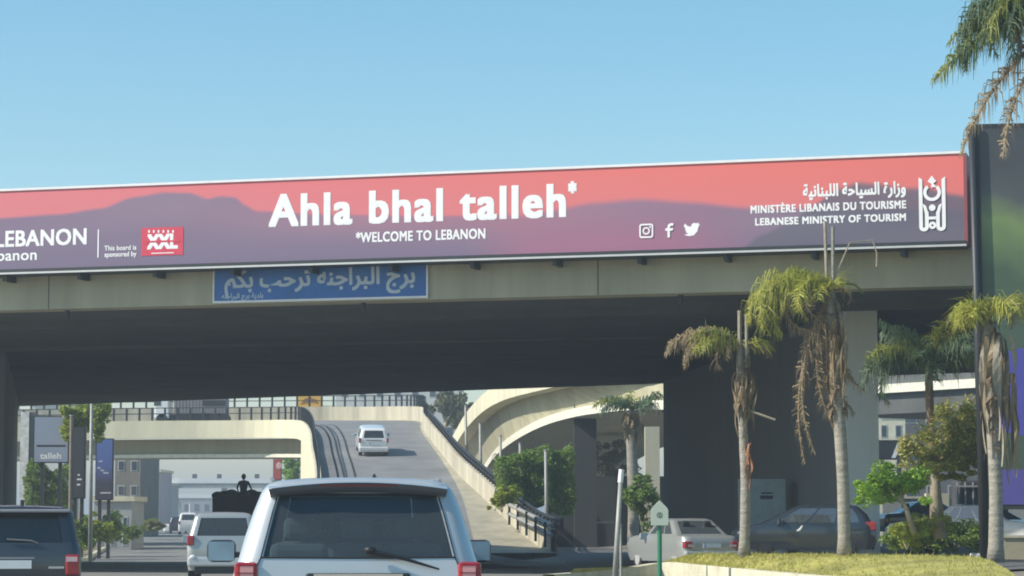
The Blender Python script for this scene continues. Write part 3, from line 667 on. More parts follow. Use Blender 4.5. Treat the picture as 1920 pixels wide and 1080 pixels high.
palm('tall palm at the right frame edge whose green fronds hang into the sky', b, Z(20, dE), (-.1, 0), .22, .18,
    [(180, 2.5, 2.6, palmdark, dict(leaf=.7, dens=34, hang=1.1)), (165, 2.7, 2.2, palmgreen, dict(leaf=.8, dens=34, hang=1.3)), (172, 2.6, 1.9, palmdark, dict(leaf=.9, dens=44, hang=1.5)), (178, 3.6, .6, palmdry, dict(leaf=.6, dens=40, hang=3, pitch=1.45)), (186, 3.3, .7, palmdry, dict(leaf=.6, dens=40, hang=3, pitch=1.6)), (182, 2.7, .9, palmdark, dict(leaf=.7, dens=34, hang=3, pitch=.8)), (170, 2.6, 1.1, palmgreen, dict(leaf=.7, dens=34, hang=3, pitch=.5)), (175, 3.1, .8, palmgreen, dict(leaf=.7, dens=44, hang=2.5, pitch=.9)), (170, 3.2, 2.5, palmdark, dict(leaf=.8, dens=50, hang=1.5)), (178, 2.2, 3.5, palmdry, dict(leaf=.7, dens=44, hang=1.6)), (190, 2.4, 2.3, palmgreen, dict(leaf=.8, dens=34, hang=1.3)), (195, 2.4, 2.9, palmdark, dict(leaf=.6, dens=34, hang=1.2)),  (150, 1.8, 2.6, palmdark, dict(leaf=.55)), (210, 1.5, 3.3, palmdry, dict(leaf=.5)), (90, 1.7, 2, palmdark, {}), (0, 1.8, 2, palmdark, {}), (270, 1.6, 2, palmdark, {}), (40, 1.7, 2, palmdark, {}), (320, 1.7, 2, palmdark, {})], seed=15)
# far palm near flyover
dF = 138
b = P(1186, 985, dF); b.z = .0
tF = palm('grey green palm with shaggy brown skirt beyond the overpass, beside the cream column', b, Z(770, dF), (0, 0), .3, .3,
    [(a_, Lf, dr, palmdark if i % 3 else palmgreen, dict(leaf=.8, w_=.05, hang=1, dens=18)) for i, (a_, Lf, dr) in enumerate(((180, 2.3, 1.4), (160, 2.0, 1.0), (200, 2.2, 1.9), (20, 2.2, 1.2), (340, 2.2, 1.8), (0, 1.8, .6), (90, 1.8, .4), (250, 2, 1.3), (290, 2, 1.9), (120, 1.9, .8)))], group='palms beyond the overpass', seed=21)
o = strands(1.9, 60, 41, .09, .5).build('dead_leaves', palmdry, tF); o.location = (0, 0, Z(775, dF) - b.z)

def leaves(mb, c, r, n, s, rng, hollow=.55, lump=4):
    cl = [(Vector((max(-1.1, min(1.1, rng.gauss(0, .55))), max(-1, min(1, rng.gauss(0, .5))), max(-1, min(1, rng.gauss(0, .5))))), rng.uniform(.18, .5)) for _ in range(lump)]
    for k in range(n):
        q, rad = cl[k % lump]
        while True:
            v = Vector((rng.uniform(-1, 1), rng.uniform(-1, 1), rng.uniform(-1, 1)))
            if v.length < 1: break
        v = q + v * rad; p = Vector((c[0] + v.x * r[0], c[1] + v.y * r[1], c[2] + v.z * r[2]))
        a = Vector((rng.uniform(-1, 1), rng.uniform(-1, 1), rng.uniform(-.6, .6))).normalized() * s * rng.uniform(.6, 1.3)
        bb = a.cross(Vector((rng.uniform(-1, 1), rng.uniform(-1, 1), rng.uniform(-1, 1)))).normalized() * s * rng.uniform(.3, .6)
        mb.poly([p - a, p + bb, p + a, p - bb])
    return mb
def tree(name, label, cat, base, crowns, m, trunkpts=None, tr=.1, n=2500, s=.1, seed=0, group=None, lump=22, tm=None):
    rng = random.Random(seed); t = thing(name, label, cat, base, 0, group)
    mb = MB()
    for (cx, cy, cz, rx, ry, rz_) in crowns: leaves(mb, (cx, cy, cz), (rx, ry, rz_), n, s, rng, lump=lump)
    o = mb.build('crown' if trunkpts else 'foliage', m, t)
    if trunkpts:
        MB().tube(trunkpts, [tr * (1 - .5 * i / len(trunkpts)) for i in range(len(trunkpts))], 8).build('trunk', tm or wood, t, sm=True)
        e = Vector(trunkpts[-1])
        for k in range(6):
            a = rng.uniform(0, 6.28); cx, cy, cz, rx, ry, rz_ = crowns[k % len(crowns)]
            q = Vector((cx + math.cos(a) * rx * .6, cy + math.sin(a) * ry * .6, cz + rng.uniform(-.2, .4) * rz_))
            MB().tube([e - Vector((0, 0, .1)), e.lerp(q, .5) + Vector((0, 0, -.05)), q], [tr * .4, tr * .25, tr * .1], 5).build('branch', tm or wood, t, sm=True)
    else:
        mb = MB()
        for k in range(10):
            a = rng.uniform(0, 6.28); cx, cy, cz, rx, ry, rz_ = crowns[k % len(crowns)]; mb.tube([(cx, cy, 0 if cz < rz_ * 2 else cz - rz_), (cx + math.cos(a) * rx * .5, cy + math.sin(a) * ry * .5, cz + rz_ * .5)], .02, 4)
        mb.build('stems', wood, t, kind='stuff')
    return t
def boxhedge(name, label, cat, base, boxes, m, s_, seed, dens=60):
    rng = random.Random(seed); t = thing(name, label, cat, base); mb = MB(); core = MB()
    for (x0, x1, y0, y1, z0, z1) in boxes:
        core.ell(((x0 + x1) / 2, (y0 + y1) / 2, (z0 + z1) / 2), ((x1 - x0) * .44, (y1 - y0) * .44, (z1 - z0) * .44), 10, 8)
        A = 2 * ((x1 - x0) * (z1 - z0) + (y1 - y0) * (z1 - z0)) + (x1 - x0) * (y1 - y0)
        for k in range(int(A * dens)):
            f = rng.random(); u, v = rng.random(), rng.random()
            if f < .45: p = Vector((x0 + (x1 - x0) * u, y0, z0 + (z1 - z0) * v))
            elif f < .72: p = Vector((x0 + (x1 - x0) * u, y0 + (y1 - y0) * v, z1))
            else: p = Vector((x0 if f < .86 else x1, y0 + (y1 - y0) * u, z0 + (z1 - z0) * v))
            c_ = Vector(((x0 + x1) / 2, (y0 + y1) / 2, (z0 + z1) / 2)); dn = (p - c_); r3 = max(abs(dn.x) / (x1 - x0), abs(dn.y) / (y1 - y0), abs(dn.z) / (z1 - z0)) * 2; e = sorted((abs(dn.x) / (x1 - x0) * 2, abs(dn.y) / (y1 - y0) * 2, abs(dn.z) / (z1 - z0) * 2)); rnd = 1 - .16 * max(0, e[1] - .6) / .4
            bump_ = .10 * math.sin(p.x * 4.1 + p.z * 3) + .09 * math.sin(p.z * 6.3 + p.x * 1.7 + p.y * 2) + rng.gauss(0, .05); p = c_ + dn * rnd * (1 + bump_ * .8)
            a = Vector((rng.uniform(-1, 1), rng.uniform(-1, 1), rng.uniform(-.8, .8))).normalized() * s_ * rng.uniform(.5, 1.4); bb = a.cross(Vector((rng.uniform(-1, 1), rng.uniform(-1, 1), rng.uniform(-1, 1)))).normalized() * s_ * rng.uniform(.3, .6)
            mb.poly([p - a, p + bb, p + a, p - bb])
    mb.build('foliage', m, t); core.build('dark_core', leafD, t); return t  # solid dark core stands in for the hedge's dark inside
def crown_px(base, px, py, d, wpx, hpx, dep=None):
    c = P(px, py, d) - Vector(base); rx = wpx / 2 / (FPX / d); rz_ = hpx / 2 / (FPX / d); return (c.x, c.y, c.z, rx * .85, (dep or rx) * .85, rz_ * .85)
d = 65; b = P(1714, 1000, d)
tree('young_tree', 'small vivid green tree with a leaning trunk beside the dark hatchback', 'tree', b, [crown_px(b, 1672, 905, d, 120, 80), crown_px(b, 1650, 920, d, 80, 60), crown_px(b, 1705, 900, d, 70, 60)], leafG,
     [(0, 0, 0), (X(1700, d) - b.x, 0, Z(955, d) - b.z), (X(1690, d) - b.x, 0, Z(935, d) - b.z)], .08, 3000, .05, 3)
d = 66; b = P(1763, 1010, d)
tree('rust_tree', 'tree with rusty olive crown and forked pale trunk behind the shrubs', 'tree', b, [crown_px(b, 1780, 825, d, 160, 130), crown_px(b, 1745, 850, d, 100, 90), crown_px(b, 1815, 810, d, 90, 150), crown_px(b, 1790, 870, d, 110, 60)], leafR,
     [(0, 0, 0), (X(1755, d) - b.x, 0, Z(920, d) - b.z), (X(1752, d) - b.x, 0, Z(865, d) - b.z)], .17, 3200, .06, 5)
d = 68; b = P(1760, 1030, d)
tree('low_shrub', 'low spreading green shrub mound between the two right hand palms', 'shrub', b, [crown_px(b, 1730, 1005, d, 120, 50, 1.2), crown_px(b, 1790, 1000, d, 140, 65, 1.2), crown_px(b, 1700, 1015, d, 90, 40, 1), crown_px(b, 1830, 1000, d, 90, 60, 1)], leafM, None, 0, 3200, .048, 8, lump=34)
d = 66; b = P(1690, 1030, d)
tree('low_shrub', 'yellow green edge shrub sloping down to the grass beside the dark hatchback', 'shrub', b, [crown_px(b, 1700, 1000, d, 80, 50, .8), crown_px(b, 1740, 985, d, 80, 40, .8)], leafY, None, 0, 2200, .045, 9, lump=30)
d = 134; b = P(1000, 985, d); k = d / FPX
boxhedge('hedge', 'dense clipped green hedge behind the slender poles right of the ramp', 'hedge', b,
    [((930 - 1000) * k, (985 - 1000) * k, -.6, 2.2, (985 - 955) * k, (985 - 858) * k), ((975 - 1000) * k, (1040 - 1000) * k, -.3, 2.6, (985 - 960) * k, (985 - 846) * k), ((1025 - 1000) * k, (1077 - 1000) * k, .1, 2.6, (985 - 975) * k, (985 - 843) * k)], leafM, .085, 11, 170)
d = 128; b = P(945, 960, d)
tree('climbing_plant', 'bright yellow green plant spilling over the ramp parapet', 'plant', b, [crown_px(b, 940, 935, d, 50, 40), crown_px(b, 960, 925, d, 40, 30)], leafY, None, 0, 900, .1, 12)
d = 126; b = P(1200, 1000, d)
tree('bush', 'tall green bush against the pier end beside the green topped marker post', 'bush', b, [crown_px(b, 1205, 945, d, 70, 90), crown_px(b, 1195, 920, d, 50, 60)], leafM, None, 0, 1800, .12, 13)
d = 165; b = P(1150, 960, d)
tree('hill_shrub', 'greyish scrub slope seen through the gap under the flyover', 'shrubs', b, [crown_px(b, 1150, 860, d, 80, 70), crown_px(b, 1160, 900, d, 100, 60)], leafO, None, 0, 1500, .14, 14)
d = 240; b = P(835, 850, d); b.z = 3
tree('far_tree', 'hazy tree behind the ramp bend in front of the white building', 'tree', b, [crown_px(b, 835, 755, d, 60, 60), crown_px(b, 855, 770, d, 60, 60)], leafO, [(0, 0, -4), (0, 0, 4), (0, 0, 8)], .25, 2000, .25, 15)
d = 150; b = P(150, 985, d)
tree('roadside_tree', 'tree with yellow green crown rising between the left billboards', 'tree', b, [crown_px(b, 150, 775, d, 80, 80), crown_px(b, 185, 785, d, 50, 80), crown_px(b, 140, 800, d, 60, 60)], leafY, [(0, 0, -2), (.1, 0, 3), (0, 0, 6)], .16, 2300, .13, 16)
d = 158; b = P(90, 985, d); k = d / FPX
boxhedge('hedge', 'broad green hedge below the grey poster billboard', 'hedge', b, [(-45 * k, -5 * k, -.5, 1.5, -1.5, 112 * k), (-10 * k, 42 * k, -.3, 1.5, -1.5, 105 * k)], leafM, .1, 17, 120)
d = 152; b = P(175, 1020, d)
tree('verge_plant', 'bright leafy plant on the left verge next to the black off-roader', 'plant', b, [crown_px(b, 172, 985, d, 60, 50), crown_px(b, 190, 1000, d, 60, 40), crown_px(b, 160, 1010, d, 40, 50)], leafY, None, 0, 1200, .12, 18)
d = 190; b = P(235, 1005, d)
tree('verge_plant', 'low scrub further along the left verge before the grey wall', 'shrub', b, [crown_px(b, 235, 990, d, 70, 26), crown_px(b, 290, 985, d, 50, 16), crown_px(b, 205, 975, d, 30, 36)], leafO, None, 0, 900, .15, 19)
d = 260; b = P(540, 940, d)
tree('verge_plant', 'leafy green clump growing along the kerb under the blue and charcoal billboard', 'plant', P(222, 1015, 168), [crown_px(P(222, 1015, 168), 222, 1000, 168, 50, 40), crown_px(P(222, 1015, 168), 250, 996, 168, 40, 24)], leafM, None, 0, 900, .12, 51)
for i, (px, py, d_, w_, h_, m__, lb_) in enumerate(((200, 985, 160, 46, 50, leafM, 'rounded green bush on the verge just left of the low grey building'), (275, 982, 215, 50, 22, leafY, 'yellowish strip of weeds along the verge before the mauve building'), (150, 1000, 146, 50, 60, leafM, 'dark leafed bush right behind the black off-roader'))):
    b_ = P(px, 1020, d_); tree('verge_plant', lb_, 'bush', b_, [crown_px(b_, px, py, d_, w_, h_), crown_px(b_, px + 12, py + 8, d_, w_ * .7, h_ * .7)], m__, None, 0, 1300, .11, 60 + i)
tree('far_tree', 'green tree glimpsed under the curled ramp beside the red sign', 'tree', b, [crown_px(b, 545, 880, d, 40, 70), crown_px(b, 552, 905, d, 40, 50)], leafG, [(0, 0, -3), (0, 0, 1), (0, 0, 3)], .2, 1500, .22, 20)

# ---------------------------------------------------------------- grass island
fr = [(1040, 1079, 66), (1120, 1073, 68.5), (1200, 1064, 70.5), (1250, 1056, 71), (1300, 1060, 68), (1400, 1070, 63), (1500, 1079, 59), (1700, 1092, 53), (1960, 1105, 49)]
fl = [Vector(p) for p in catmull([P(*p) for p in fr], 5)]
rows = []
for p in fl:
    row = []
    isl = smooth(X(1225, 71), X(1275, 71), p.x); back = p.y + .9 + ((69.5 if p.x < X(1430, 66) else 70.8) - p.y - .9) * isl; crest = p.z + (.64 - p.z) * isl
    for t in range(9):
        f = t / 8; y = p.y + .3 + (back - p.y) * f; x = p.x * (1 + .12 * f) + .4 * f
        zz = p.z + (crest - p.z) * smooth(0, .45, f) + .03 * isl * math.sin(x * 2 + y); zz = zz if f < .7 else zz + (.28 - zz) * smooth(.7, 1, f)
        row.append((x, y, zz))
    rows.append(row)
grassbase = mat('dry_lawn', (.38, .35, .09), .95, var=.3, scale=.8, bump=.8)
MB().grid(rows).build('lawn', grassbase, sm=True, kind='structure')
sweep(MB(), fl, [(-.35, -.6), (-.35, .0), (-.3, .03), (.0, .03), (.0, -.6)]).build('kerb', kerbm, kind='structure')
MB().grid([[(p.x, p.y + .1, p.z - .5), (p.x * .98, p.y - 14, -.02)] for p in fl[:40]]).build('pavement', asphalt, kind='structure')
rng = random.Random(3); mb = MB()
for k in range(26000):
    i = rng.randrange(len(rows) - 1); j = rng.randrange(7); a = Vector(rows[i][j]).lerp(Vector(rows[i + 1][j]), rng.random()); c_ = Vector(rows[i][j + 1]).lerp(Vector(rows[i + 1][j + 1]), rng.random()); p = a.lerp(c_, rng.random())
    if p.x < X(1236, 71): continue
    if math.sin(p.x * 1.7 + math.sin(p.y * 1.3) * 2) * math.sin(p.y * 2.1 + p.x * .6) > .55 and rng.random() < .8: continue
    h = rng.uniform(.02, .07) * (2.2 if rng.random() < .05 else 1); an = rng.uniform(0, 6.28); v = Vector((math.cos(an), math.sin(an), 0)) * .012
    mb.poly([p - v, p + v, p + Vector((rng.uniform(-.04, .04), rng.uniform(-.04, .04), h))])
gr_ = mb.build('grass', leafmat('lawn_blades', [(.27, .32, .04), (.45, .43, .09), (.55, .47, .16), (.22, .30, .05)]), kind='stuff'); tag(gr_, 'patchy yellow green grass covering the raised island', 'grass', kind='stuff')

# ---------------------------------------------------------------- street furniture
d = 64
b = P(1237, 1078, d)
mk_ = thing('marker_post', 'green post with pale arrow shaped plaque in front of the silver saloon', 'sign', b)
greenm = flat('green_paint', (.02, .2, .10), .5)
MB().tube([(0, 0, -.3), (0, 0, Z(985, d) - b.z)], .06, 10).build('post', greenm, mk_)
k = FPX / d
pts = [(-16, 985), (-16, 956), (-12, 950), (0, 938), (12, 950), (16, 956), (16, 985)]
q = [((x_ / k), Z(y_, d) - b.z) for x_, y_ in pts]
mb = MB(); mb.poly([(x_, -.1, z_) for x_, z_ in q]); mb.poly([(x_, .02, z_) for x_, z_ in q][::-1])
for (a, c_) in zip(q, q[1:] + q[:1]): mb.quad((a[0], -.1, a[1]), (c_[0], -.1, c_[1]), (c_[0], .02, c_[1]), (a[0], .02, a[1]))
mb.build('plaque', flat('pale_green_plate', (.50, .56, .46), .5), mk_)
mb = MB()
cz = Z(966, d) - b.z; ring(mb, 0, cz, .075, .03, .103, 16); mb.box(-.02, .02, -.104, -.102, cz - .05, cz + .05); mb.build('round_mark', flat('mark_green', (.12, .2, .14), .5), mk_)
d = 66; b = P(1152, 1080, d)
lp = thing('leaning_post', 'grey leaning metal post with white tip on the kerb beside the dark underpass', 'post', b)
MB().tube([(0, 0, -.3), (X(1164, d) - b.x, 0, Z(905, d) - b.z)], [.075, .06], 8).build('shaft', polem, lp, sm=True)
MB().tube([(X(1163.5, d) - b.x, 0, Z(905, d) - b.z), (X(1166, d) - b.x, 0, Z(880, d) - b.z)], .07, 8).build('tip', white, lp)
d = 67; b = P(1164, 1075, d)
lp = thing('short_stake', 'thin short stake standing right of the leaning grey post', 'stake', b)
MB().tube([(0, 0, -.2), (0, 0, Z(985, d) - b.z)], .035, 6).build('shaft', polem, lp)
MB().tube([(0, 0, Z(985, d) - b.z), (0, 0, Z(982, d) - b.z)], .045, 6).build('cap', polem, lp)
# utility cabinet
d = 83; b = P(1432, 1010, d); b.z = .3
ub = thing('utility_cabinet', 'pale blue utility cabinet against the pier wall behind the parked hatchback', 'cabinet', b)
k = FPX / d; palebl = mat('pale_blue_paint', (.33, .42, .44), .6, var=.12)
MB().box(-45 / k, 42 / k, 0, .5, 0, Z(898, d) - b.z).build('housing', palebl, ub, bevel=.01)
MB().box(-40 / k, 38 / k, -.02, -.002, .15, Z(903, d) - b.z).build('door', palebl, ub)
MB().box(-6 / k, 18 / k, -.03, -.022, Z(936, d) - b.z, Z(929, d) - b.z).build('vent', black, ub); MB().box(-4 / k, 18 / k, -.03, -.022, Z(926, d) - b.z, Z(923, d) - b.z).build('vent', black, ub)
# low cream wall far right
d = 70; b = P(1880, 1035, d)
wl = thing('low_wall', 'low cream block wall in front of the white car at the right edge', 'wall', b)
MB().box(0, 6, 0, .3, -.4, Z(1005, d) - b.z - .05).build('blocks', concrete, wl); MB().box(-.03, 6, -.04, .34, Z(1005, d) - b.z - .049, Z(1005, d) - b.z + .02).build('coping', kerbm, wl)
lb = tag(MB().box(X(1822, 70), X(1850, 70), 70, 70.4, .52, .64).build('litter_block', white, bevel=.03), 'small white scrap lying on the grass before the shrubs', 'litter')

# digital billboard far right
d = 64
bb = thing('roadside_billboard', 'tall dark billboard with blurred green and blue picture behind the right edge palms', 'billboard', (X(1846, d), d, gz(X(1846, d), d)), math.radians(-8))
zt_ = Z(230, d) - bb.location.z; zb_ = Z(955, d) - bb.location.z
MB().tube([(0, 0, -.3), (-.15, 0, zt_)], [.13, .09], 10).build('mast', darksteel, bb, sm=True)
MB().box(-.12, 5, .1, .6, zb_, zt_ - .02).build('cabinet', darksteel, bb)
m_ = gradmat('screen_picture', [(0, (.05, .07, .05)), (.45, (.06, .10, .07)), (.6, (.06, .10, .06)), (.74, (.17, .24, .09)), (.84, (.075, .085, .09)), (1, (.05, .055, .06))], zb_, zt_)
MB().quad((.05, .09, zb_ + .1), (4.9, .09, zb_ + .1), (4.9, .09, zt_ - .15), (.05, .09, zt_ - .15)).build('picture', m_, bb)
cx, cz = X(1925, d) - X(1846, d), Z(735, d) - bb.location.z; mb = MB()
mb.poly([(cx + 1.1 * math.cos(t * .2618), .085, cz + 1.1 * math.sin(t * .2618)) for t in range(24)]); mb.build('picture_disc', flat('picture_blue', (.07, .07, .35), .5), bb)
MB().box(.35, 4.8, .075, .084, zb_ + .12, Z(880, d) - bb.location.z).build('picture_band', flat('picture_violet', (.08, .07, .28), .5), bb)

# ---------------------------------------------------------------- cars
tint = glassmat('tinted_glass', (.7, .85, .9), .35)
dark_tint = glassmat('dark_glass', (.7, .85, .9), .2)
side_glass = glassmat('side_glass', (.75, .9, .95), .5, ior=2.3, sky_sheen=.2); van_glass = glassmat('van_glass', (.75, .92, 1), .6); clear_glass = glassmat('clear_glass', (.9, 1, .97), .85)
tailm = flat('tail_lamp_red', (.34, .02, .03), .2, coat=.6)
taill = flat('lamp_clear', (.7, .5, .5), .2, coat=.6)
def paint(name, col, metal=.5, rough=.3): return mat(name, col, rough, metal, var=.03, scale=1, coat=.8)
silver = paint('silver_paint', (.56, .58, .58), .4, .34); blackp = paint('black_paint', (.045, .05, .062), .2, .28); whitep = paint('white_car_paint', (.78, .78, .77), 0, .3)
interior = flat('car_interior', (.03, .03, .032), .9)
def car(name, label, cat, loc, rz, sl, paintm, rearf=(.06, .94), sidef=None, win=(0, 0), glass=dark_tint, tail=None, wheels=None, wr=.33, group=None, seats=True, rear_glass=None, plate=None, mirrors=None, parts=None, windshield=True, mirm=None, rimm=None):
    """slices (z, y_rear, y_front, half width, corner radius rear, corner radius front) from sill to roof"""
    t = thing(name, label, cat, loc, rz, group); K = 5
    sidef = sidef or [(0, 0), (.1, 1), (.38, 0), (.41, 1), (.68, 0), (.71, 1), (.9, 0), (1, 0)]   # (fraction, window in the segment that starts here)
    rf_ = [0, rearf[0], .28, .5, .72, rearf[1], 1]
    rings = []; tags = None
    for (z, yr, yf, w_, rr_, rf) in sl:
        pts = []; tg = []
        for i in range(len(rf_) - 1): pts.append((-(w_ - rr_) + 2 * (w_ - rr_) * rf_[i], yr)); tg.append('R' if 0 < i < len(rf_) - 2 else 'p')
        for k in range(K): a = -math.pi / 2 + math.pi / 2 * k / K; pts.append((w_ - rr_ + rr_ * math.cos(a), yr + rr_ + rr_ * math.sin(a))); tg.append('p')
        y0, y1 = yr + rr_, yf - rf
        for i in range(len(sidef) - 1): pts.append((w_, y0 + (y1 - y0) * sidef[i][0])); tg.append('S%d' % i if sidef[i][1] else 'p')
        for k in range(K): a = math.pi / 2 * k / K; pts.append((w_ - rf + rf * math.cos(a), y1 + rf * math.sin(a))); tg.append('p')
        for i in range(4): pts.append(((w_ - rf) * (1 - i / 2), yf)); tg.append('F')
        for k in range(K): a = math.pi / 2 + math.pi / 2 * k / K; pts.append((-(w_ - rf) + rf * math.cos(a), y1 + rf * math.sin(a))); tg.append('p')
        for i in range(len(sidef) - 1):
            f = sidef[len(sidef) - 1 - i][0]; pts.append((-w_, y0 + (y1 - y0) * f)); tg.append('L%d' % (len(sidef) - 2 - i) if sidef[len(sidef) - 2 - i][1] else 'p')
        for k in range(K): a = math.pi + math.pi / 2 * k / K; pts.append((-(w_ - rr_) + rr_ * math.cos(a), yr + rr_ + rr_ * math.sin(a))); tg.append('p')
        rings.append([(x_, y_, z) for x_, y_ in pts]); tags = tg
    zt0 = sl[-1][0]; rings = [[(x_, y_, z_ + (.035 * max(0, 1 - (x_ / .8) ** 2) * smooth(zt0 - .14, zt0 - .02, z_))) for x_, y_, z_ in q] for q in rings]
    n = len(tags); body = MB(); body.v = [p for r in rings for p in r]; gl = {}
    for i in range(len(rings) - 1):
        for j in range(n):
            f = (i * n + j, i * n + (j + 1) % n, (i + 1) * n + (j + 1) % n, (i + 1) * n + j); tg = tags[j]
            if win[0] <= i < win[1] and tg != 'p' and (tg != 'F' or windshield): gl.setdefault(tg, []).append(f)
            else: body.f.append(f)
    body.f.append(tuple((len(rings) - 1) * n + j for j in range(n))); body.f.append(tuple(range(n))[::-1])
    bo = body.build('body', paintm, t, sm=True)
    bo.modifiers.new('w', 'WELD').merge_threshold = .0005
    es = bo.modifiers.new('e', 'EDGE_SPLIT'); es.split_angle = math.radians(38)
    for tg, fs in gl.items():
        g = MB(); g.v = body.v; ids = sorted({k for f in fs for k in f}); mp = {k: i for i, k in enumerate(ids)}; cx_ = sum(body.v[k][0] for k in ids) / len(ids); 
        g = MB(); 
        for k in ids:
            v = Vector(body.v[k]); g.v.append((v.x * .993, v.y + (.012 if tg == 'R' else (-.012 if tg == 'F' else 0)), v.z))
        g.f = [tuple(mp[k] for k in f) for f in fs]
        nm = 'rear_window' if tg == 'R' else ('windscreen' if tg == 'F' else 'side_window')
        g.build(nm, (rear_glass or glass) if tg == 'R' else (clear_glass if tg == 'F' or (rear_glass and tg[1:] == '5') else glass), t)
    Lc_ = sl[0][2]
    if seats:
        zb = sl[win[0]][0]; W_ = sl[win[0]][3] - .12; mb = MB()
        MB().box(-W_, W_, .35, Lc_ - 1.4, sl[0][0] + .05, zb - .25).build('interior_floor', interior, t)
        for yy in [y_ for y_ in (1.0, 2.0, 2.9) if y_ < Lc_ - 1.9]:
            for sx in (-1, 1): mb.box(sx * W_ * .5 - .24, sx * W_ * .5 + .24, yy, yy + .14, zb - .3, zb + .18); mb.box(sx * W_ * .5 - .12, sx * W_ * .5 + .12, yy + .02, yy + .12, zb + .19, zb + .37)
        mb.build('seats', interior, t, bevel=.05); 
    if wheels is None: wheels = (.75, Lc_ - .85)
    for yy in wheels:
        for sx in (-1, 1):
            wx = sl[0][3] * sx
            wl_ = MB().tube([(wx - sx * .2, yy, wr), (wx + sx * .015, yy, wr)], wr, 20).build('wheel', rubber, t)
            MB().tube([(wx + sx * .016, yy, wr), (wx + sx * .03, yy, wr)], wr * .62, 14).build('rim', rimm or alu, wl_)
    if tail:
        for sx in (-1, 1):
            (z0, z1, xo, wd, y_, dp) = tail
            MB().box(min(sx * xo, sx * (xo - wd)), max(sx * xo, sx * (xo - wd)), y_, y_ + dp, z0, z1).build('tail_light', tailm, t, bevel=.03)
    if plate:
        z_, y_ = plate; pl_ = MB().box(-.26, .26, y_ - .02, y_, z_, z_ + .12).build('number_plate', white, t)
        MB().box(-.26, -.22, y_ - .024, y_ - .021, z_, z_ + .12).build('plate_strip', flat('plate_blue', (.04, .08, .35)), pl_)
    if mirrors:
        (x_, y_, z_) = mirrors
        for sx in (-1, 1):
            mm = MB().box(sx * x_ - .13, sx * x_ + .13, y_, y_ + .12, z_ - .1, z_ + .1).build('wing_mirror', mirm or paintm, t, bevel=.05)
            MB().box(sx * x_ - .115, sx * x_ + .115, y_ - .008, y_ - .001, z_ - .085, z_ + .085).build('mirror_glass', mat('mirror_blue', (.22, .33, .42), .3, .4), mm)
            MB().box(min(sx * x_, sx * (x_ - .25)), max(sx * x_, sx * (x_ - .25)), y_ + .03, y_ + .08, z_ - .06, z_ - .01).build('mirror_arm', mirm or paintm, mm)
    return t
# silver minivan
d = 19.75
van = car('minivan', 'silver minivan filling the foreground, seen from behind with wide dark rear window', 'minivan', (X(672, d), d, 0), math.radians(4.7),
    [(.25, .1, 4.9, .93, .15, .3), (.45, -.02, 5.08, .97, .14, .35), (.7, -.03, 5.1, .985, .14, .35), (.95, -.01, 4.9, .975, .15, .3), (1.05, 0, 4.3, .95, .16, .3), (1.155, .02, 3.95, .915, .17, .3),
     (1.3, .06, 3.7, .875, .165, .28), (1.5, .13, 3.35, .81, .15, .25), (1.64, .19, 3.05, .755, .135, .22), (1.675, .2, 2.95, .735, .13, .22), (1.71, .24, 2.85, .70, .12, .2), (1.735, .34, 2.7, .62, .12, .2), (1.742, .5, 2.5, .45, .1, .2)],
    silver, rearf=(.012, .988), win=(5, 8), glass=van_glass, rear_glass=van_glass, seats=False, wr=.34, mirrors=(1.15, 3.45, 1.17), mirm=black,
    sidef=[(0, 0), (.03, 1), (.33, 0), (.36, 1), (.66, 0), (.69, 1), (.97, 0), (1, 0)])
for sx in (-1, 1):
    tl = MB().box(min(sx * .765, sx * .945), max(sx * .765, sx * .945), -.045, .16, .72, 1.12).build('tail_light', tailm, van, bevel=.03)
    MB().box(min(sx * .80, sx * .90), max(sx * .80, sx * .90), -.052, -.046, .98, 1.09).build('lamp_lens', flat('lamp_pink', (.75, .35, .35), .2, coat=.5), tl)
    MB().box(min(sx * .80, sx * .90), max(sx * .80, sx * .90), -.052, -.046, .80, .93).build('lamp_lens', taill, tl)
for sx in (-1, 1):
    for zz in (.975, 1.035, 1.095): MB().box(min(sx * .775, sx * .935), max(sx * .775, sx * .935), -.056, -.0525, zz, zz + .006).build('lamp_rib', flat('lamp_dark', (.15, .01, .02), .3), van)
# spoiler over the rear window
mb = MB(); rows = []; rows2 = []
for i in range(17):
    t = -1 + i / 8; x_ = t * .69; sag = .05 * (1 - t * t)
    rows.append([(x_, .27, 1.705 + sag * .7), (x_, .12, 1.69 + sag), (x_, .09, 1.68 + sag)]); rows2.append([(x_, .0895, 1.678 + sag), (x_ * .995, .10, 1.65 + sag), (x_ * .985, .14, 1.625 + sag * .8), (x_ * .985, .22, 1.615 + sag * .6)])
mb.grid(rows); spo = mb.build('spoiler', silver, van, sm=True); MB().grid(rows2).build('spoiler_face', flat('spoiler_grey', (.10, .11, .12), .4), spo, sm=True)
MB().box(-.3, .3, .088, .10, 1.70, 1.712).build('brake_light', flat('dark_red', (.12, .02, .02), .3), van)
MB().box(-.4, .4, -.045, -.012, .86, 1.035).build('plate_recess', black, van, bevel=.02)
MB().box(-.34, .34, -.075, -.046, 1.005, 1.03).build('chrome_strip', flat('chrome', (.75, .75, .75), .12, metal=1), van)
MB().box(-.26, .26, -.06, -.046, .87, .98).build('number_plate', white, van)
MB().box(-.93, .93, -.12, .1, .4, .66).build('bumper', silver, van, bevel=.06)
wp = MB().tube([(.10, -.045, 1.20), (.30, -.06, 1.16), (.62, -.05, 1.065)], [.028, .018, .008], 6).build('wiper', black, van)
MB().ell((.09, -.05, 1.21), (.05, .03, .03)).build('wiper_pivot', black, wp)
MB().tube([(.14, .6, 1.72), (.14, .72, 1.80)], [.035, .012], 6).build('antenna', black, van)
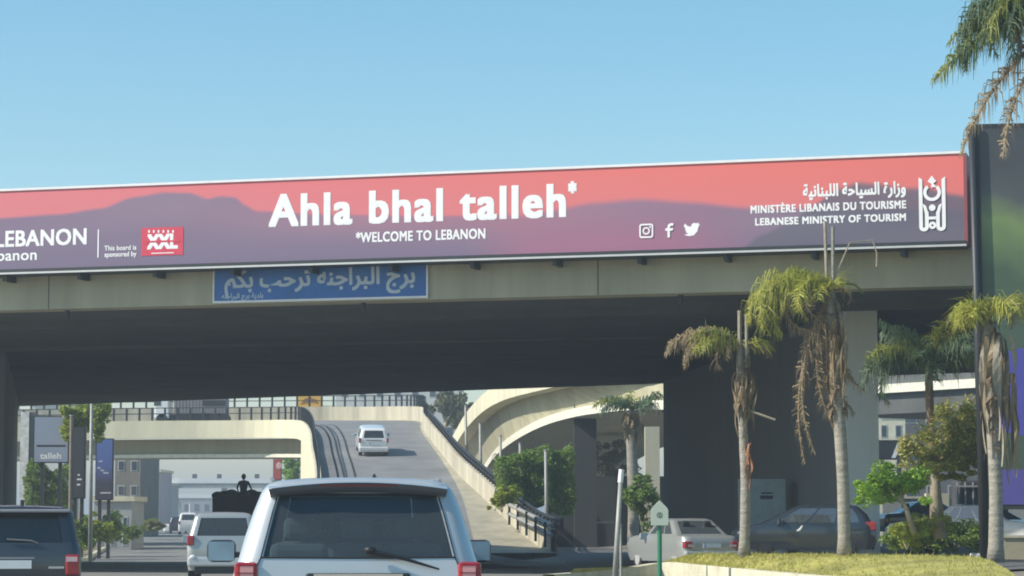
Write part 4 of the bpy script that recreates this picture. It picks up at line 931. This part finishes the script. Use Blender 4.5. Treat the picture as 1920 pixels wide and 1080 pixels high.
VS = [(.70, -.03, .845), (.95, -.01, .825), (1.05, 0, .79), (1.155, .02, .745), (1.3, .06, .71), (1.5, .13, .66), (1.62, .18, .625)]
for sx in (-1, 1): MB().tube([(sx * x_, y_ - .003, z_) for z_, y_, x_ in VS], .006, 5).build('tailgate_seam', black, van)
MB().tube([(-.745, .018, 1.155), (0, .016, 1.15), (.745, .018, 1.155)], .007, 5).build('window_seal', black, van)
for sx in (-1, 1): MB().tube([(sx * .66, .7, 1.745), (sx * .68, 1.2, 1.775), (sx * .68, 2.4, 1.775), (sx * .66, 2.7, 1.74)], .018, 6).build('roof_rail', flat('rail_grey', (.4, .4, .4), .3, metal=.6), van)
for sx in (-1, 1): MB().box(min(sx * .9, sx * 1.15), max(sx * .9, sx * 1.15), 3.49, 3.54, 1.11, 1.15).build('mirror_stalk', black, van)
# minivan interior: seats with rounded head rests, roof lining, dashboard
seatm = flat('seat_cloth', (.16, .165, .16), .9)
for yy, xs_ in ((1.0, (-.45, 0, .45)), (2.0, (-.42, .42)), (2.85, (-.4, .4))):
    for x_ in xs_:
        st = MB().box(x_ - .24, x_ + .24, yy, yy + .14, .7, 1.26).build('seat', seatm, van, bevel=.06)
        MB().box(x_ - .13, x_ + .13, yy + .02, yy + .12, 1.29, 1.46).build('head_rest', seatm, st, bevel=.05)
MB().box(-.8, .8, 3.35, 3.7, .7, 1.08).build('dashboard', interior, van, bevel=.05)
MB().box(-.85, .85, .3, 3.6, .5, .66).build('interior_floor', interior, van)
# driver of the minivan
def figure(label, loc, rz, joints, edges, radii, cloth, hair=True):
    t = thing('person', label, 'person', loc, rz)
    bm = bmesh.new(); lay = bm.verts.layers.skin.verify(); vs = [bm.verts.new(j) for j in joints]
    for a, b_ in edges: bm.edges.new((vs[a], vs[b_]))
    for v, r_ in zip(vs, radii): v[lay].radius = (r_, r_ * .8)
    vs[0][lay].use_root = True
    me = bpy.data.meshes.new('body'); bm.to_mesh(me); bm.free(); me.materials.append(cloth)
    o = bpy.data.objects.new('body', me); C.objects.link(o); o.parent = t
    md = o.modifiers.new('s', 'SKIN'); md.use_smooth_shade = True; o.modifiers.new('u', 'SUBSURF').levels = 1
    return t
skin = flat('skin', (.30, .17, .11), .6); hairm = flat('hair', (.02, .016, .012), .8); tee = flat('dark_teal_shirt', (.04, .085, .09), .85); paleshirt = flat('pale_shirt', (.6, .6, .58), .8)
def head(t, c, r=.1, cap=None):
    h = MB().ell(c, (r * .82, r * .95, r * 1.2), 12, 8).build('head', skin, t, sm=True)
    MB().ell((c[0], c[1] + r * .95, c[2] - r * .1), (r * .15, r * .22, r * .2), 6, 5).build('nose', skin, h, sm=True)
    for sx in (-1, 1): MB().ell((c[0] + sx * r * .84, c[1], c[2]), (r * .12, r * .2, r * .28), 6, 5).build('ear', skin, h, sm=True)
    for sx in (-1, 1): MB().ell((c[0] + sx * r * .32, c[1] + r * .86, c[2] + r * .12), (r * .12, r * .08, r * .08), 6, 5).build('eye', black, h)
    MB().ell((c[0], c[1] + r * .86, c[2] - r * .5), (r * .28, r * .08, r * .07), 6, 5).build('mouth', flat('lips', (.3, .1, .08)), h)
    MB().ell((c[0], c[1] - r * .15, c[2] + r * .25), (r * .92, r * .98, r * 1.08), 12, 8).build('hair', cap or hairm, t, sm=True)
J = [(0, 0, .0), (0, 0, .22), (0, 0, .45), (0, 0, .56), (-.2, 0, .47), (-.27, .1, .25), (-.24, .32, .2), (.2, 0, .47), (.27, .1, .25), (.22, .34, .2)]
Ed = [(0, 1), (1, 2), (2, 3), (2, 4), (4, 5), (5, 6), (2, 7), (7, 8), (8, 9)]
Ra = [.17, .17, .15, .055, .075, .055, .04, .075, .055, .04]
tdr = figure('driver in dark shirt seated at the left inside the silver minivan', van.matrix_world @ Vector((0, 0, 0)), 0, J, Ed, Ra, tee)
tdr.location = (van.location.x - .47, d + 3.05, .72); head(tdr, (0, 0, .70), .11)

# black off-roader left
d = 37
car('offroad_car', 'black boxy off-roader cut off by the left edge of the picture', 'car', (X(26, d), d, -.02), math.radians(9.5),
    [(.3, .05, 4.7, .93, .12, .3), (.5, -.02, 4.8, .96, .12, .3), (.9, -.02, 4.78, .965, .12, .3), (1.05, .0, 4.55, .95, .12, .3), (1.13, .02, 3.9, .93, .12, .25), (1.17, .03, 3.7, .92, .12, .25), (1.56, .14, 3.05, .84, .11, .2), (1.60, .15, 3.0, .83, .11, .2), (1.66, .2, 2.85, .78, .1, .2), (1.68, .35, 2.7, .65, .1, .2)],
    blackp, rearf=(.07, .93), win=(5, 6), tail=(.7, 1.0, .94, .2, -.05, .2), plate=(.80, -.03), wr=.38)
bc = bpy.data.objects['offroad_car']
MB().box(-.8, .8, -.03, .2, 1.605, 1.65).build('spoiler', flat('grey_trim', (.30, .30, .31), .4), bc, bevel=.015)
MB().box(-.9, .9, -.10, .1, .42, .66).build('bumper', blackp, bc, bevel=.05)
MB().tube([(-.1, .0, 1.22), (.25, .0, 1.20), (.35, 0, 1.16)], .014, 6).build('wiper', flat('grey_arm', (.15, .16, .17)), bc)
MB().box(.5, .72, -.035, -.026, .80, .83).build('badge', flat('chrome2', (.6, .6, .6), .3, metal=.8), bc)
MB().box(-.3, .3, -.05, -.03, .94, .965).build('handle_strip', flat('grey_trim2', (.3, .3, .32), .4), bc)
for sx in (-1, 1): MB().box(sx * .83 - .08, sx * .83 + .08, -.06, -.051, .9, .97).build('reverse_lamp', taill, bc)
MB().tube([(.1, .5, 1.68), (.1, .55, 1.78)], .03, 6).build('antenna', black, bc)

# silver estate behind
SUV = [(.28, .06, 4.4, .86, .14, .3), (.5, -.03, 4.5, .9, .14, .3), (.85, -.02, 4.45, .9, .14, .3), (1.0, .0, 4.2, .89, .15, .3), (1.1, .02, 3.6, .87, .15, .25), (1.14, .03, 3.45, .86, .15, .25), (1.58, .18, 2.9, .74, .13, .2), (1.62, .2, 2.8, .72, .12, .2), (1.68, .3, 2.6, .64, .12, .2), (1.70, .45, 2.4, .5, .12, .2)]
d = 64
sv = car('family_car', 'silver five door car ahead of the minivan in the left lane, seen from behind', 'car', (X(419, d), d, 0), math.radians(5), SUV, paint('grey_silver', (.40, .42, .41), .4, .34), rearf=(.04, .96), win=(5, 6), tail=(.9, 1.15, .9, .18, -.05, .22), plate=(.72, -.04), wr=.34, mirrors=(1.0, 2.9, 1.05))
MB().box(-.88, .88, -.10, .1, .38, .62).build('bumper', silver, sv, bevel=.05); MB().box(-.7, .7, -.02, .1, .2, .37).build('underside', black, sv)
for sx in (-1, 1): MB().ell((sx * .75, -.1, .62), (.07, .03, .05), 8, 6).build('fog_lamp', white, sv)
# white SUV on ramp
d = 158; rz0 = math.atan2(1.1, 10)
w1 = car('white_car', 'white car driving up the ramp away from the viewer', 'car', (X(700, d), d, 5.62), rz0, [(z, a, b_, w_ * 1.02, c1, c2) for z, a, b_, w_, c1, c2 in SUV], whitep, win=(5, 6), tail=(.85, 1.15, .92, .12, -.04, .2), plate=(.75, -.04), wr=.34, mirrors=(1.02, 2.9, 1.05))
w1.rotation_euler = (math.radians(7.8), 0, rz0)
MB().box(-.9, .9, -.08, .1, .38, .6).build('bumper', whitep, w1, bevel=.05)
MB().box(-.5, .5, -.03, -.012, .98, 1.03).build('trim_strip', black, w1)
# sedan right
d = 71.5
SED = [(.25, .08, 4.35, .80, .18, .3), (.45, -.02, 4.45, .84, .2, .3), (.75, -.02, 4.45, .85, .2, .3), (.9, .02, 4.3, .84, .2, .3), (.965, .1, 3.9, .82, .2, .3), (.99, .62, 3.15, .79, .1, .25), (1.02, .68, 3.05, .78, .1, .25), (1.36, 1.3, 2.5, .64, .1, .15), (1.39, 1.35, 2.45, .62, .1, .15), (1.425, 1.45, 2.35, .5, .1, .15)]
sd = car('saloon_car', 'silver saloon with red tail lights parked behind the green marker post', 'car', (X(1334, d), d, .14), math.radians(19), SED, MATS['grey_silver'], rearf=(.05, .95), win=(6, 7), glass=side_glass, tail=(.62, .82, .83, .24, -.05, .25), plate=(.64, -.05), wr=.3, mirrors=(.9, 2.75, .95))
MB().box(-.82, .82, -.10, .12, .3, .55).build('bumper', silver, sd, bevel=.05)
for sx in (-1, 1): MB().box(sx * .62 - .1, sx * .62 + .1, -.06, -.051, .66, .73).build('reverse_lamp', taill, sd)
# dark hatchback, side on, heading left
d = 73.3
HAT = [(.22, .05, 3.95, .78, .25, .4), (.45, -.03, 4.05, .82, .25, .42), (.7, -.02, 4.05, .83, .25, .42), (.85, .03, 3.85, .82, .22, .4), (.95, .08, 3.3, .8, .2, .3), (.98, .1, 3.2, .79, .2, .3), (1.2, .22, 2.75, .73, .18, .25), (1.38, .42, 2.35, .65, .15, .2), (1.42, .5, 2.25, .62, .15, .2), (1.47, .7, 2.0, .5, .15, .2)]
ht = car('hatchback', 'dark blue black hatchback parked side on between the two tall grass palms', 'car', (X(1640, d), d, .5), math.radians(84), HAT, paint('ink_paint', (.035, .05, .068), .3, .22), win=(5, 7), glass=side_glass, tail=(.75, 1.0, .8, .2, -.02, .3), wr=.29, mirrors=(.9, 2.65, 1.0), rimm=darksteel,
    sidef=[(0, 0), (.06, 1), (.3, 0), (.33, 1), (.62, 0), (.65, 1), (.97, 0), (1, 0)])
JJ = [(0, 0, 0), (0, .02, .2), (0, .03, .42), (0, .04, .52), (-.2, .03, .43), (-.27, .12, .24), (-.2, .38, .22), (.2, .03, .43), (.3, .15, .26), (.24, .42, .26)]
pd = figure('driver in pale shirt at the wheel of the dark hatchback', (X(1640, d) - 2.05, d - .33, .5 + .52), math.radians(84), JJ, Ed, Ra, paleshirt); head(pd, (0, .05, .66), .11)
# white car right edge
d = 73; 
wc = car('white_saloon', 'white car partly visible behind the low wall at the right edge', 'car', (X(1960, d), d + 1, .34), math.radians(60), SED, whitep, win=(6, 7), glass=side_glass, tail=(.6, .8, .83, .2, -.04, .2), wr=.3, mirrors=(.9, 2.75, .95))
wc.location.z = .55
# dark car behind at right
d = 104
dc = car('parked_car', 'dark car parked in the shade left of the small green tree', 'car', (X(1650, d), d, .45), math.radians(-82), SED, paint('charcoal_paint', (.05, .055, .06), .2), win=(6, 7), glass=side_glass, tail=(.6, .8, .83, .2, -.04, .2), wr=.3)
dc.location.z = .9
# far vehicles on the left road
d = 245
wf = car('white_van', 'small white vehicle far ahead on the left road beneath the curled ramp', 'van', (X(353, d), d, gz(X(353, d), d)), math.radians(7), [(z * 1.22, a, b_, w_ * 1.05, c1, c2) for z, a, b_, w_, c1, c2 in SUV], whitep, win=(5, 6), tail=(1.0, 1.3, .93, .14, -.04, .2), wr=.38, seats=False)
MB().tube([(.1, 2, 2.0), (.1, 2, 3.0)], .06, 6).build('roof_mast', white, wf)
d = 262
car('dark_car', 'dark vehicle far ahead left of the small white van', 'car', (X(334, d), d, gz(X(334, d), d)), math.radians(7), SUV, blackp, win=(5, 6), tail=(.9, 1.15, .9, .14, -.04, .2), seats=False)
# motorbike-size white bollards near the far kerb
d = 280
mbk = tag(MB().box(X(306, d), X(320, d), d, d + 1, gz(X(310, d), d), gz(X(310, d), d) + .9).build('white_block', white, bevel=.2), 'white block standing on the far left kerb', 'block')
d = 255
tag(MB().box(X(243, d), X(268, d), d, d + 1, .6, 1.4).build('white_tank', white, bevel=.25), 'long white tank lying on the verge before the far buildings', 'tank')

# open truck with a standing man
d = 118; x = X(447, d); g = gz(x, d)
tk = thing('open_truck', 'dark open-bed lorry seen from behind with a man standing on it', 'truck', (x, d, g), math.radians(6))
zt_ = Z(930, d) - g; olm = flat('dark_green_paint', (.02, .035, .035), .6)
MB().box(-1.2, 1.2, 0, .06, 1.0, zt_).build('tailboard', olm, tk); MB().box(-1.2, -1.14, .061, 4.2, 1.0, zt_).build('side_board', olm, tk); MB().box(1.14, 1.2, .061, 4.2, 1.0, zt_).build('side_board', olm, tk)
MB().box(-1.13, 1.13, .061, 4.2, .9, 1.9).build('load', flat('load_sacks', (.06, .075, .065), .9), tk); MB().box(-1.05, 1.05, 4.4, 6, .5, zt_ - .2).build('cab', olm, tk, bevel=.1)
for k in range(7): MB().ell((-.95 + k * .31, .6 + .3 * (k % 2), zt_ + .02 + .05 * (k % 3)), (.3, .35, .2)).build('sack', MATS['load_sacks'], tk, sm=True)
for k in range(4): MB().box(-1.1 + k * .7, -1.0 + k * .7, -.04, -.001, 1.0, zt_ - .02).build('rib', darksteel, tk)
for sx in (-1, 1):
    for yy in (.9, 5.0):
        wl_ = MB().tube([(sx * .8, yy, .48), (sx * 1.12, yy, .48)], .48, 18).build('wheel', rubber, tk); MB().tube([(sx * 1.121, yy, .48), (sx * 1.14, yy, .48)], .26, 10).build('rim', darksteel, wl_)
J2 = [(0, 0, .92), (0, 0, 1.15), (0, .02, 1.42), (0, .03, 1.52), (-.19, .0, 1.42), (-.3, -.02, 1.16), (-.24, .16, .98), (.19, 0, 1.42), (.33, -.04, 1.18), (.42, .08, .94), (-.1, 0, .88), (-.13, .02, .48), (-.14, -.02, .08), (-.14, .14, .03), (.1, 0, .88), (.14, .02, .48), (.15, -.02, .08), (.15, .14, .03)]
E2 = [(0, 1), (1, 2), (2, 3), (2, 4), (4, 5), (5, 6), (2, 7), (7, 8), (8, 9), (0, 10), (10, 11), (11, 12), (12, 13), (0, 14), (14, 15), (15, 16), (16, 17)]
R2 = [.16, .155, .16, .055, .08, .055, .04, .08, .055, .04, .1, .07, .05, .04, .1, .07, .05, .04]
man = figure('man in dark clothes standing on the open lorry, back to the viewer', (X(456, d + 1), d + 1, g + 1.9), math.radians(5), J2, E2, R2, flat('navy_overalls', (.05, .075, .09), .85)); head(man, (0, .04, 1.66), .115)
man.location.z = Z(889, d + 1) - 1.79

# lorry on the curl
x0, x1_ = X(288, 196), X(422, 196); dk = 9.0
lo = thing('white_lorry', 'lorry with white cab and grey ribbed trailer crossing on the curled ramp', 'lorry', (x0, 195.5, dk))
MB().box(0, 1.15, 0, 2.3, .5, 2.6).build('cab', whitep, lo, bevel=.12); MB().box(-.02, .5, -.02, 2.32, 1.5, 2.2).build('windscreen', dark_tint, lo); MB().box(1.5, x1_ - x0, 0, 2.4, .9, 3.6).build('trailer', mat('ribbed_grey', (.22, .20, .21), .7), lo)
for k in range(16):
    xx = 1.6 + k * (x1_ - x0 - 1.7) / 15; MB().box(xx, xx + .05, -.03, -.001, .95, 3.55).build('trailer_rib', flat('rib_grey', (.27, .25, .26)), lo)
MB().box(3.7, x1_ - x0 - .02, -.05, -.031, 1.5, 1.9).build('side_panel', black, lo); MB().box(.3, x1_ - x0, .2, 2.2, .45, .85).build('chassis', darksteel, lo)
for yy in (.6, 2.3, 4.6, 5.4): 
    if yy < x1_ - x0: MB().tube([(yy, 0, .45), (yy, .3, .45)], .45, 14).build('wheel', rubber, lo)
# truck with cage on the right
d = 108; x = X(1790, d)
ct = thing('caged_lorry', 'lorry with white cab and dark barred body behind the shrubs', 'truck', (x, d, .3), math.radians(0))
k = FPX / d
MB().box(-1.4, .2, 0, 1.8, 1.0, 1.9).build('bonnet', whitep, ct, bevel=.15); MB().box(.21, 1.9, 0, 2.0, .9, 3.0).build('body', flat('truck_dark', (.06, .055, .06)), ct, bevel=.1)
for i in range(6): MB().box(.1 + i * .33, .16 + i * .33, -.08, -.02, .9, 2.9).build('bar', flat('bar_grey', (.4, .4, .4)), ct)
for i in range(3): MB().box(.0, 2.0, -.14, -.082, 1.1 + i * .8, 1.17 + i * .8).build('cross_bar', MATS['bar_grey'], ct)
for xx in (-.8, 1.5):
    wl_ = MB().tube([(xx, -.05, .45), (xx, .3, .45)], .45, 14).build('wheel', rubber, ct); MB().tube([(xx, -.08, .45), (xx, -.051, .45)], .22, 10).build('rim', alu, wl_)

# ---------------------------------------------------------------- billboards, buildings, background
def board(name, label, x0, x1, y0, y1, d, m, legs=True, rz=0, group=None):
    a = P(x0, y1, d); b_ = P(x1, y0, d); g = gz(a.x, d); t = thing(name, label, 'billboard', (a.x, d, g), rz, group); W_ = b_.x - a.x
    MB().box(0, W_, 0, .35, a.z - g, b_.z - g).build('cabinet', darksteel, t); MB().box(.06, W_ - .06, -.02, -.002, a.z - g + .06, b_.z - g - .06).build('poster', m, t)
    if legs:
        for f in (.25, .75): MB().box(W_ * f - .1, W_ * f + .1, .1, .3, -1, a.z - g - .001).build('leg', darksteel, t)
    return t, W_, a.z - g, b_.z - g
t, W_, z0, z1 = board('poster_billboard', 'grey blue poster billboard above the hedge on the left', 62, 130, 780, 868, 150, gradmat('poster_grey', [(0, (.10, .12, .13)), (.35, (.25, .28, .36)), (1, (.30, .34, .42))], 3.5, 7))
text('poster_text', 'talleh', .5, white, t, (W_ / 2, -.024, z0 + .25), RT, .03, 'CENTER', W_ * .6); MB().box(.2, W_ - .2, -.03, -.021, z0 + .95, z0 + 1.05).build('text_line', black, t)
t, W_, z0, z1 = board('narrow_billboard', 'dark narrow roadside panel with small white letters, left of the lamp pole', 134, 161, 800, 935, 146, flat('panel_dark', (.045, .05, .055)))
text('panel_text', '23', .55, white, t, (W_ / 2, -.024, z0 + .5), RT, .02, 'CENTER', W_ * .5) if False else None
for i, (w0, w1_, zz) in enumerate(((.45, .6, 1.3), (.4, .75, 1.05), (.4, .65, .75))): MB().box(w0 * W_, w1_ * W_, -.03, -.021, z0 + zz, z0 + zz + .09).build('lettering', white, t)
t, W_, z0, z1 = board('blue_billboard', 'tall billboard, blue at the top and charcoal below, beside the lamp pole', 178, 213, 822, 938, 155, gradmat('poster_blue', [(0, (.05, .05, .06)), (.5, (.06, .06, .09)), (.75, (.10, .14, .36)), (1, (.11, .17, .42))], 1.5, 7))
for i, (w0, w1_, zz) in enumerate(((.1, .3, 1.9), (.3, .5, 1.75), (.45, .75, 1.6), (.2, .4, 2.3), (.3, .9, .4))): MB().box(w0 * W_, w1_ * W_, -.03, -.021, z0 + zz, z0 + zz + .09).build('lettering', flat('pale_letter', (.5, .5, .55)), t)
d = 140
lp = thing('lamp_pole', 'tall grey street lamp pole in front of the blue and charcoal billboard', 'lamp pole', (X(170, d), d, gz(X(170, d), d)))
MB().tube([(0, 0, -.5), (-.05, 0, Z(700, d))], [.13, .08], 8).build('shaft', polem, lp, sm=True); MB().tube([(-.05, 0, Z(700, d)), (.8, 0, Z(690, d) + .2)], .05, 6).build('arm', polem, lp); MB().box(.8, 1.3, -.12, .12, Z(690, d) + .13, Z(690, d) + .25).build('lamp_head', alu, lp)
d = 148
lp = thing('rusty_post', 'brown post standing between the grey poster and the dark narrow panel', 'post', (X(131, d), d, -.6))
MB().tube([(0, 0, 0), (0, 0, Z(780, d) + .6)], .1, 8).build('shaft', mat('rust_brown', (.25, .2, .17), .8), lp); MB().tube([(0, 0, Z(780, d) + .6), (0, 0, Z(778, d) + .6)], .13, 8).build('cap', polem, lp)
d = 170
tw = thing('white_pillar', 'rough white pillar beside the dark left bridge pier', 'pillar', (X(43, d), d, -.6))
MB().box(-.28, .28, 0, .5, 0, 9.5).build('shaft', mat('rough_white', (.62, .62, .6), .9, var=.25, scale=3, bump=1), tw); MB().box(.285, .7, .1, .6, 0, 9.5).build('dark_edge', soffm, tw)
t, W_, z0, z1 = board('yellow_billboard', 'yellow hoarding with a brown arched shape behind the ramp railing', 556, 605, 738, 764, 235, flat('poster_yellow', (.75, .42, .03)))
MB().poly([(W_ * .15 + .9 * 0, -.03, z0 + .25), (W_ * .3, -.03, z0 + .8), (W_ * .5, -.03, z0 + .95), (W_ * .8, -.03, z0 + .7), (W_ * .85, -.03, z0 + .3), (W_ * .6, -.03, z0 + .45), (W_ * .4, -.03, z0 + .35)]).build('brown_shape', flat('poster_brown', (.3, .13, .02)), t)
MB().box(-.1, W_ + .4, -.2, -.05, z0 - 1.0, z0 - .4).build('red_band', flat('poster_red', (.5, .08, .06)), t)
t, W_, z0, z1 = board('red_billboard', 'small red sign under the curled ramp next to the green tree', 512, 528, 858, 900, 255, flat('sign_red', (.45, .07, .05)))
MB().ell((W_ * .7, -.05, (z0 + z1) / 2 + .3), (.3, .02, .35)).build('pale_figure', flat('pale_pink', (.7, .45, .4)), t)

glassb = flat('window_dark', (.06, .08, .10), .15); frame_ = flat('window_frame', (.5, .5, .48), .5)
def building(name, label, px0, px1, pyt, d, depth, m, cols, rows_, wz=.5, floor=3.0, zb=-1, roof=True, winm=None, rz=0, ww=.5):
    x0 = X(px0, d); x1 = X(px1, d); zt_ = Z(pyt, d); t = thing(name, label, 'building', (x0, d, zb), rz); W_ = x1 - x0; H_ = zt_ - zb
    MB().box(0, W_, 0, depth, 0, H_).build('wall', m, t); MB().box(-.2, W_ + .2, -.2, depth + .2, H_ + .002, H_ + .35).build('roof', kerbm, t)
    fr_ = None; cw = W_ / cols; fh = H_ / rows_
    for i in range(cols):
        for j in range(rows_):
            loc = (cw * (i + .5), -.03, fh * (j + .5))
            if fr_ is None:
                f = MB().box(-cw * ww / 2 - .08, cw * ww / 2 + .08, 0, .029, -fh * wz / 2 - .08, fh * wz / 2 + .08).build('window', frame_, t); f.location = loc
                p_ = MB().box(-cw * ww / 2, cw * ww / 2, -.02, -.001, -fh * wz / 2, fh * wz / 2).build('pane', winm or glassb, f); fr_ = (f.data, p_.data)
            else:
                f = linked('window', fr_[0], t, loc); linked('pane', fr_[1], f, (0, 0, 0))
    return t
pale = mat('pale_plaster', (.62, .62, .58), .85, var=.08, scale=.2); greyb = mat('grey_plaster', (.34, .35, .35), .85, var=.1, scale=.2); brown = mat('brown_plaster', (.22, .2, .17), .85, var=.15, scale=.3); mauveb = mat('mauve_plaster', (.33, .32, .36), .85, var=.1, scale=.3)
building('white_building', 'wide white building behind the top of the ramp', 628, 860, 690, 320, 20, pale, 7, 4, .3, ww=.3)
building('sign_building', 'low pale building with dark openings behind the ramp railing', 560, 640, 766, 300, 12, pale, 4, 4)
building('brown_building', 'brown building under the left end of the curled ramp', 214, 262, 850, 225, 12, brown, 2, 4, .35, ww=.4)
building('grey_wall_house', 'low grey building behind the verge below the blue billboard', 176, 246, 940, 175, 6, greyb, 3, 1, .45, ww=.25)
building('mauve_building', 'grey mauve building at the road end under the curled ramp', 262, 298, 885, 330, 12, mauveb, 3, 6, .4)
building('grey_tower', 'slim hazy grey building furthest along the left roadside', 296, 318, 910, 470, 12, greyb, 2, 7, .4)
building('pale_block', 'pale apartment block behind the poster billboard at the top left', 55, 118, 757, 260, 12, pale, 5, 7, .4, ww=.5)
building('long_shed', 'long hazy pale hall closing the road far ahead', 322, 620, 935, 650, 30, mauveb, 16, 2, .4)
for (nm, lb_, px0, px1, py, d) in (('footbridge', 'nearer hazy white footbridge across the far road', 312, 620, 900, 480), ('footbridge', 'farther hazy white footbridge low over the far road', 325, 600, 928, 560)):
    a = P(px0, py + 6, d); b_ = P(px1, py + 6, d); t = thing(nm, lb_, 'footbridge', (a.x, d, a.z), 0, 'footbridges far ahead')
    W_ = b_.x - a.x; MB().box(0, W_, 0, 2.5, 0, .9).build('parapet', white, t); MB().box(0, W_, .2, 2.3, -.9, -.002).build('girder', greyc, t)
    for f in (.03, .35, .6, .97): MB().box(W_ * f - .5, W_ * f + .5, .5, 1.5, -a.z - 1, -.902).build('column', greyc, t)
    if px0 == 312:
        for f in (.17, .32, .55): MB().box(W_ * f - .4, W_ * f + .4, .1, .9, .902, 1.7).build('lamp_box', darksteel, t)
# background right under far overpass
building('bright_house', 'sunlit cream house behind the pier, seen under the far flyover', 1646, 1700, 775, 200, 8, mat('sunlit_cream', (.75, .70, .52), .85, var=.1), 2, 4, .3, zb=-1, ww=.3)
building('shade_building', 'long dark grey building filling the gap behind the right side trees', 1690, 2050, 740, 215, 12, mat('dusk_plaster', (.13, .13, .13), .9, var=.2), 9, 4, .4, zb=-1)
t, W_, z0, z1 = board('black_sign', 'black board with a white slanting stroke behind the bridge column', 1640, 1702, 825, 862, 150, black)
MB().poly([(W_ * .5, -.03, z0 + .1), (W_ * .62, -.03, z0 + .1), (W_ * .85, -.03, z1 - .1), (W_ * .7, -.03, z1 - .1)]).build('white_stroke', white, t)
d = 112; b = Vector((X(1655, d), d, .3))
wl = thing('grey_wall', 'low grey roadside wall with pale gatepost behind the small green tree', 'wall', b)
MB().box(0, 6.5, 0, .3, 0, Z(935, d) - .3).build('panel', greyc, wl); MB().box(1.9, 2.9, -.1, .4, .0, Z(925, d) - .3).build('gatepost', concrete, wl); MB().box(-.1, 6.6, -.05, .35, Z(935, d) - .299, Z(935, d) - .2).build('coping', kerbm, wl)
# ---------------------------------------------------------------- haze
HZ = .0010
if HZ:
    m = bpy.data.materials.new('haze_air'); m.use_nodes = True; n = m.node_tree; n.nodes.remove(n.nodes['Principled BSDF'])
    v = n.nodes.new('ShaderNodeVolumePrincipled'); v.inputs['Color'].default_value = (.82, .92, 1, 1); v.inputs['Density'].default_value = HZ; v.inputs['Anisotropy'].default_value = .3
    n.links.new(v.outputs[0], n.nodes['Material Output'].inputs['Volume'])
    MB().box(-950, 950, -90, 3600, -8, 27).build('haze', m, kind='stuff')
    S.objects['haze']['label'] = 'thin pale haze in the air over the road'
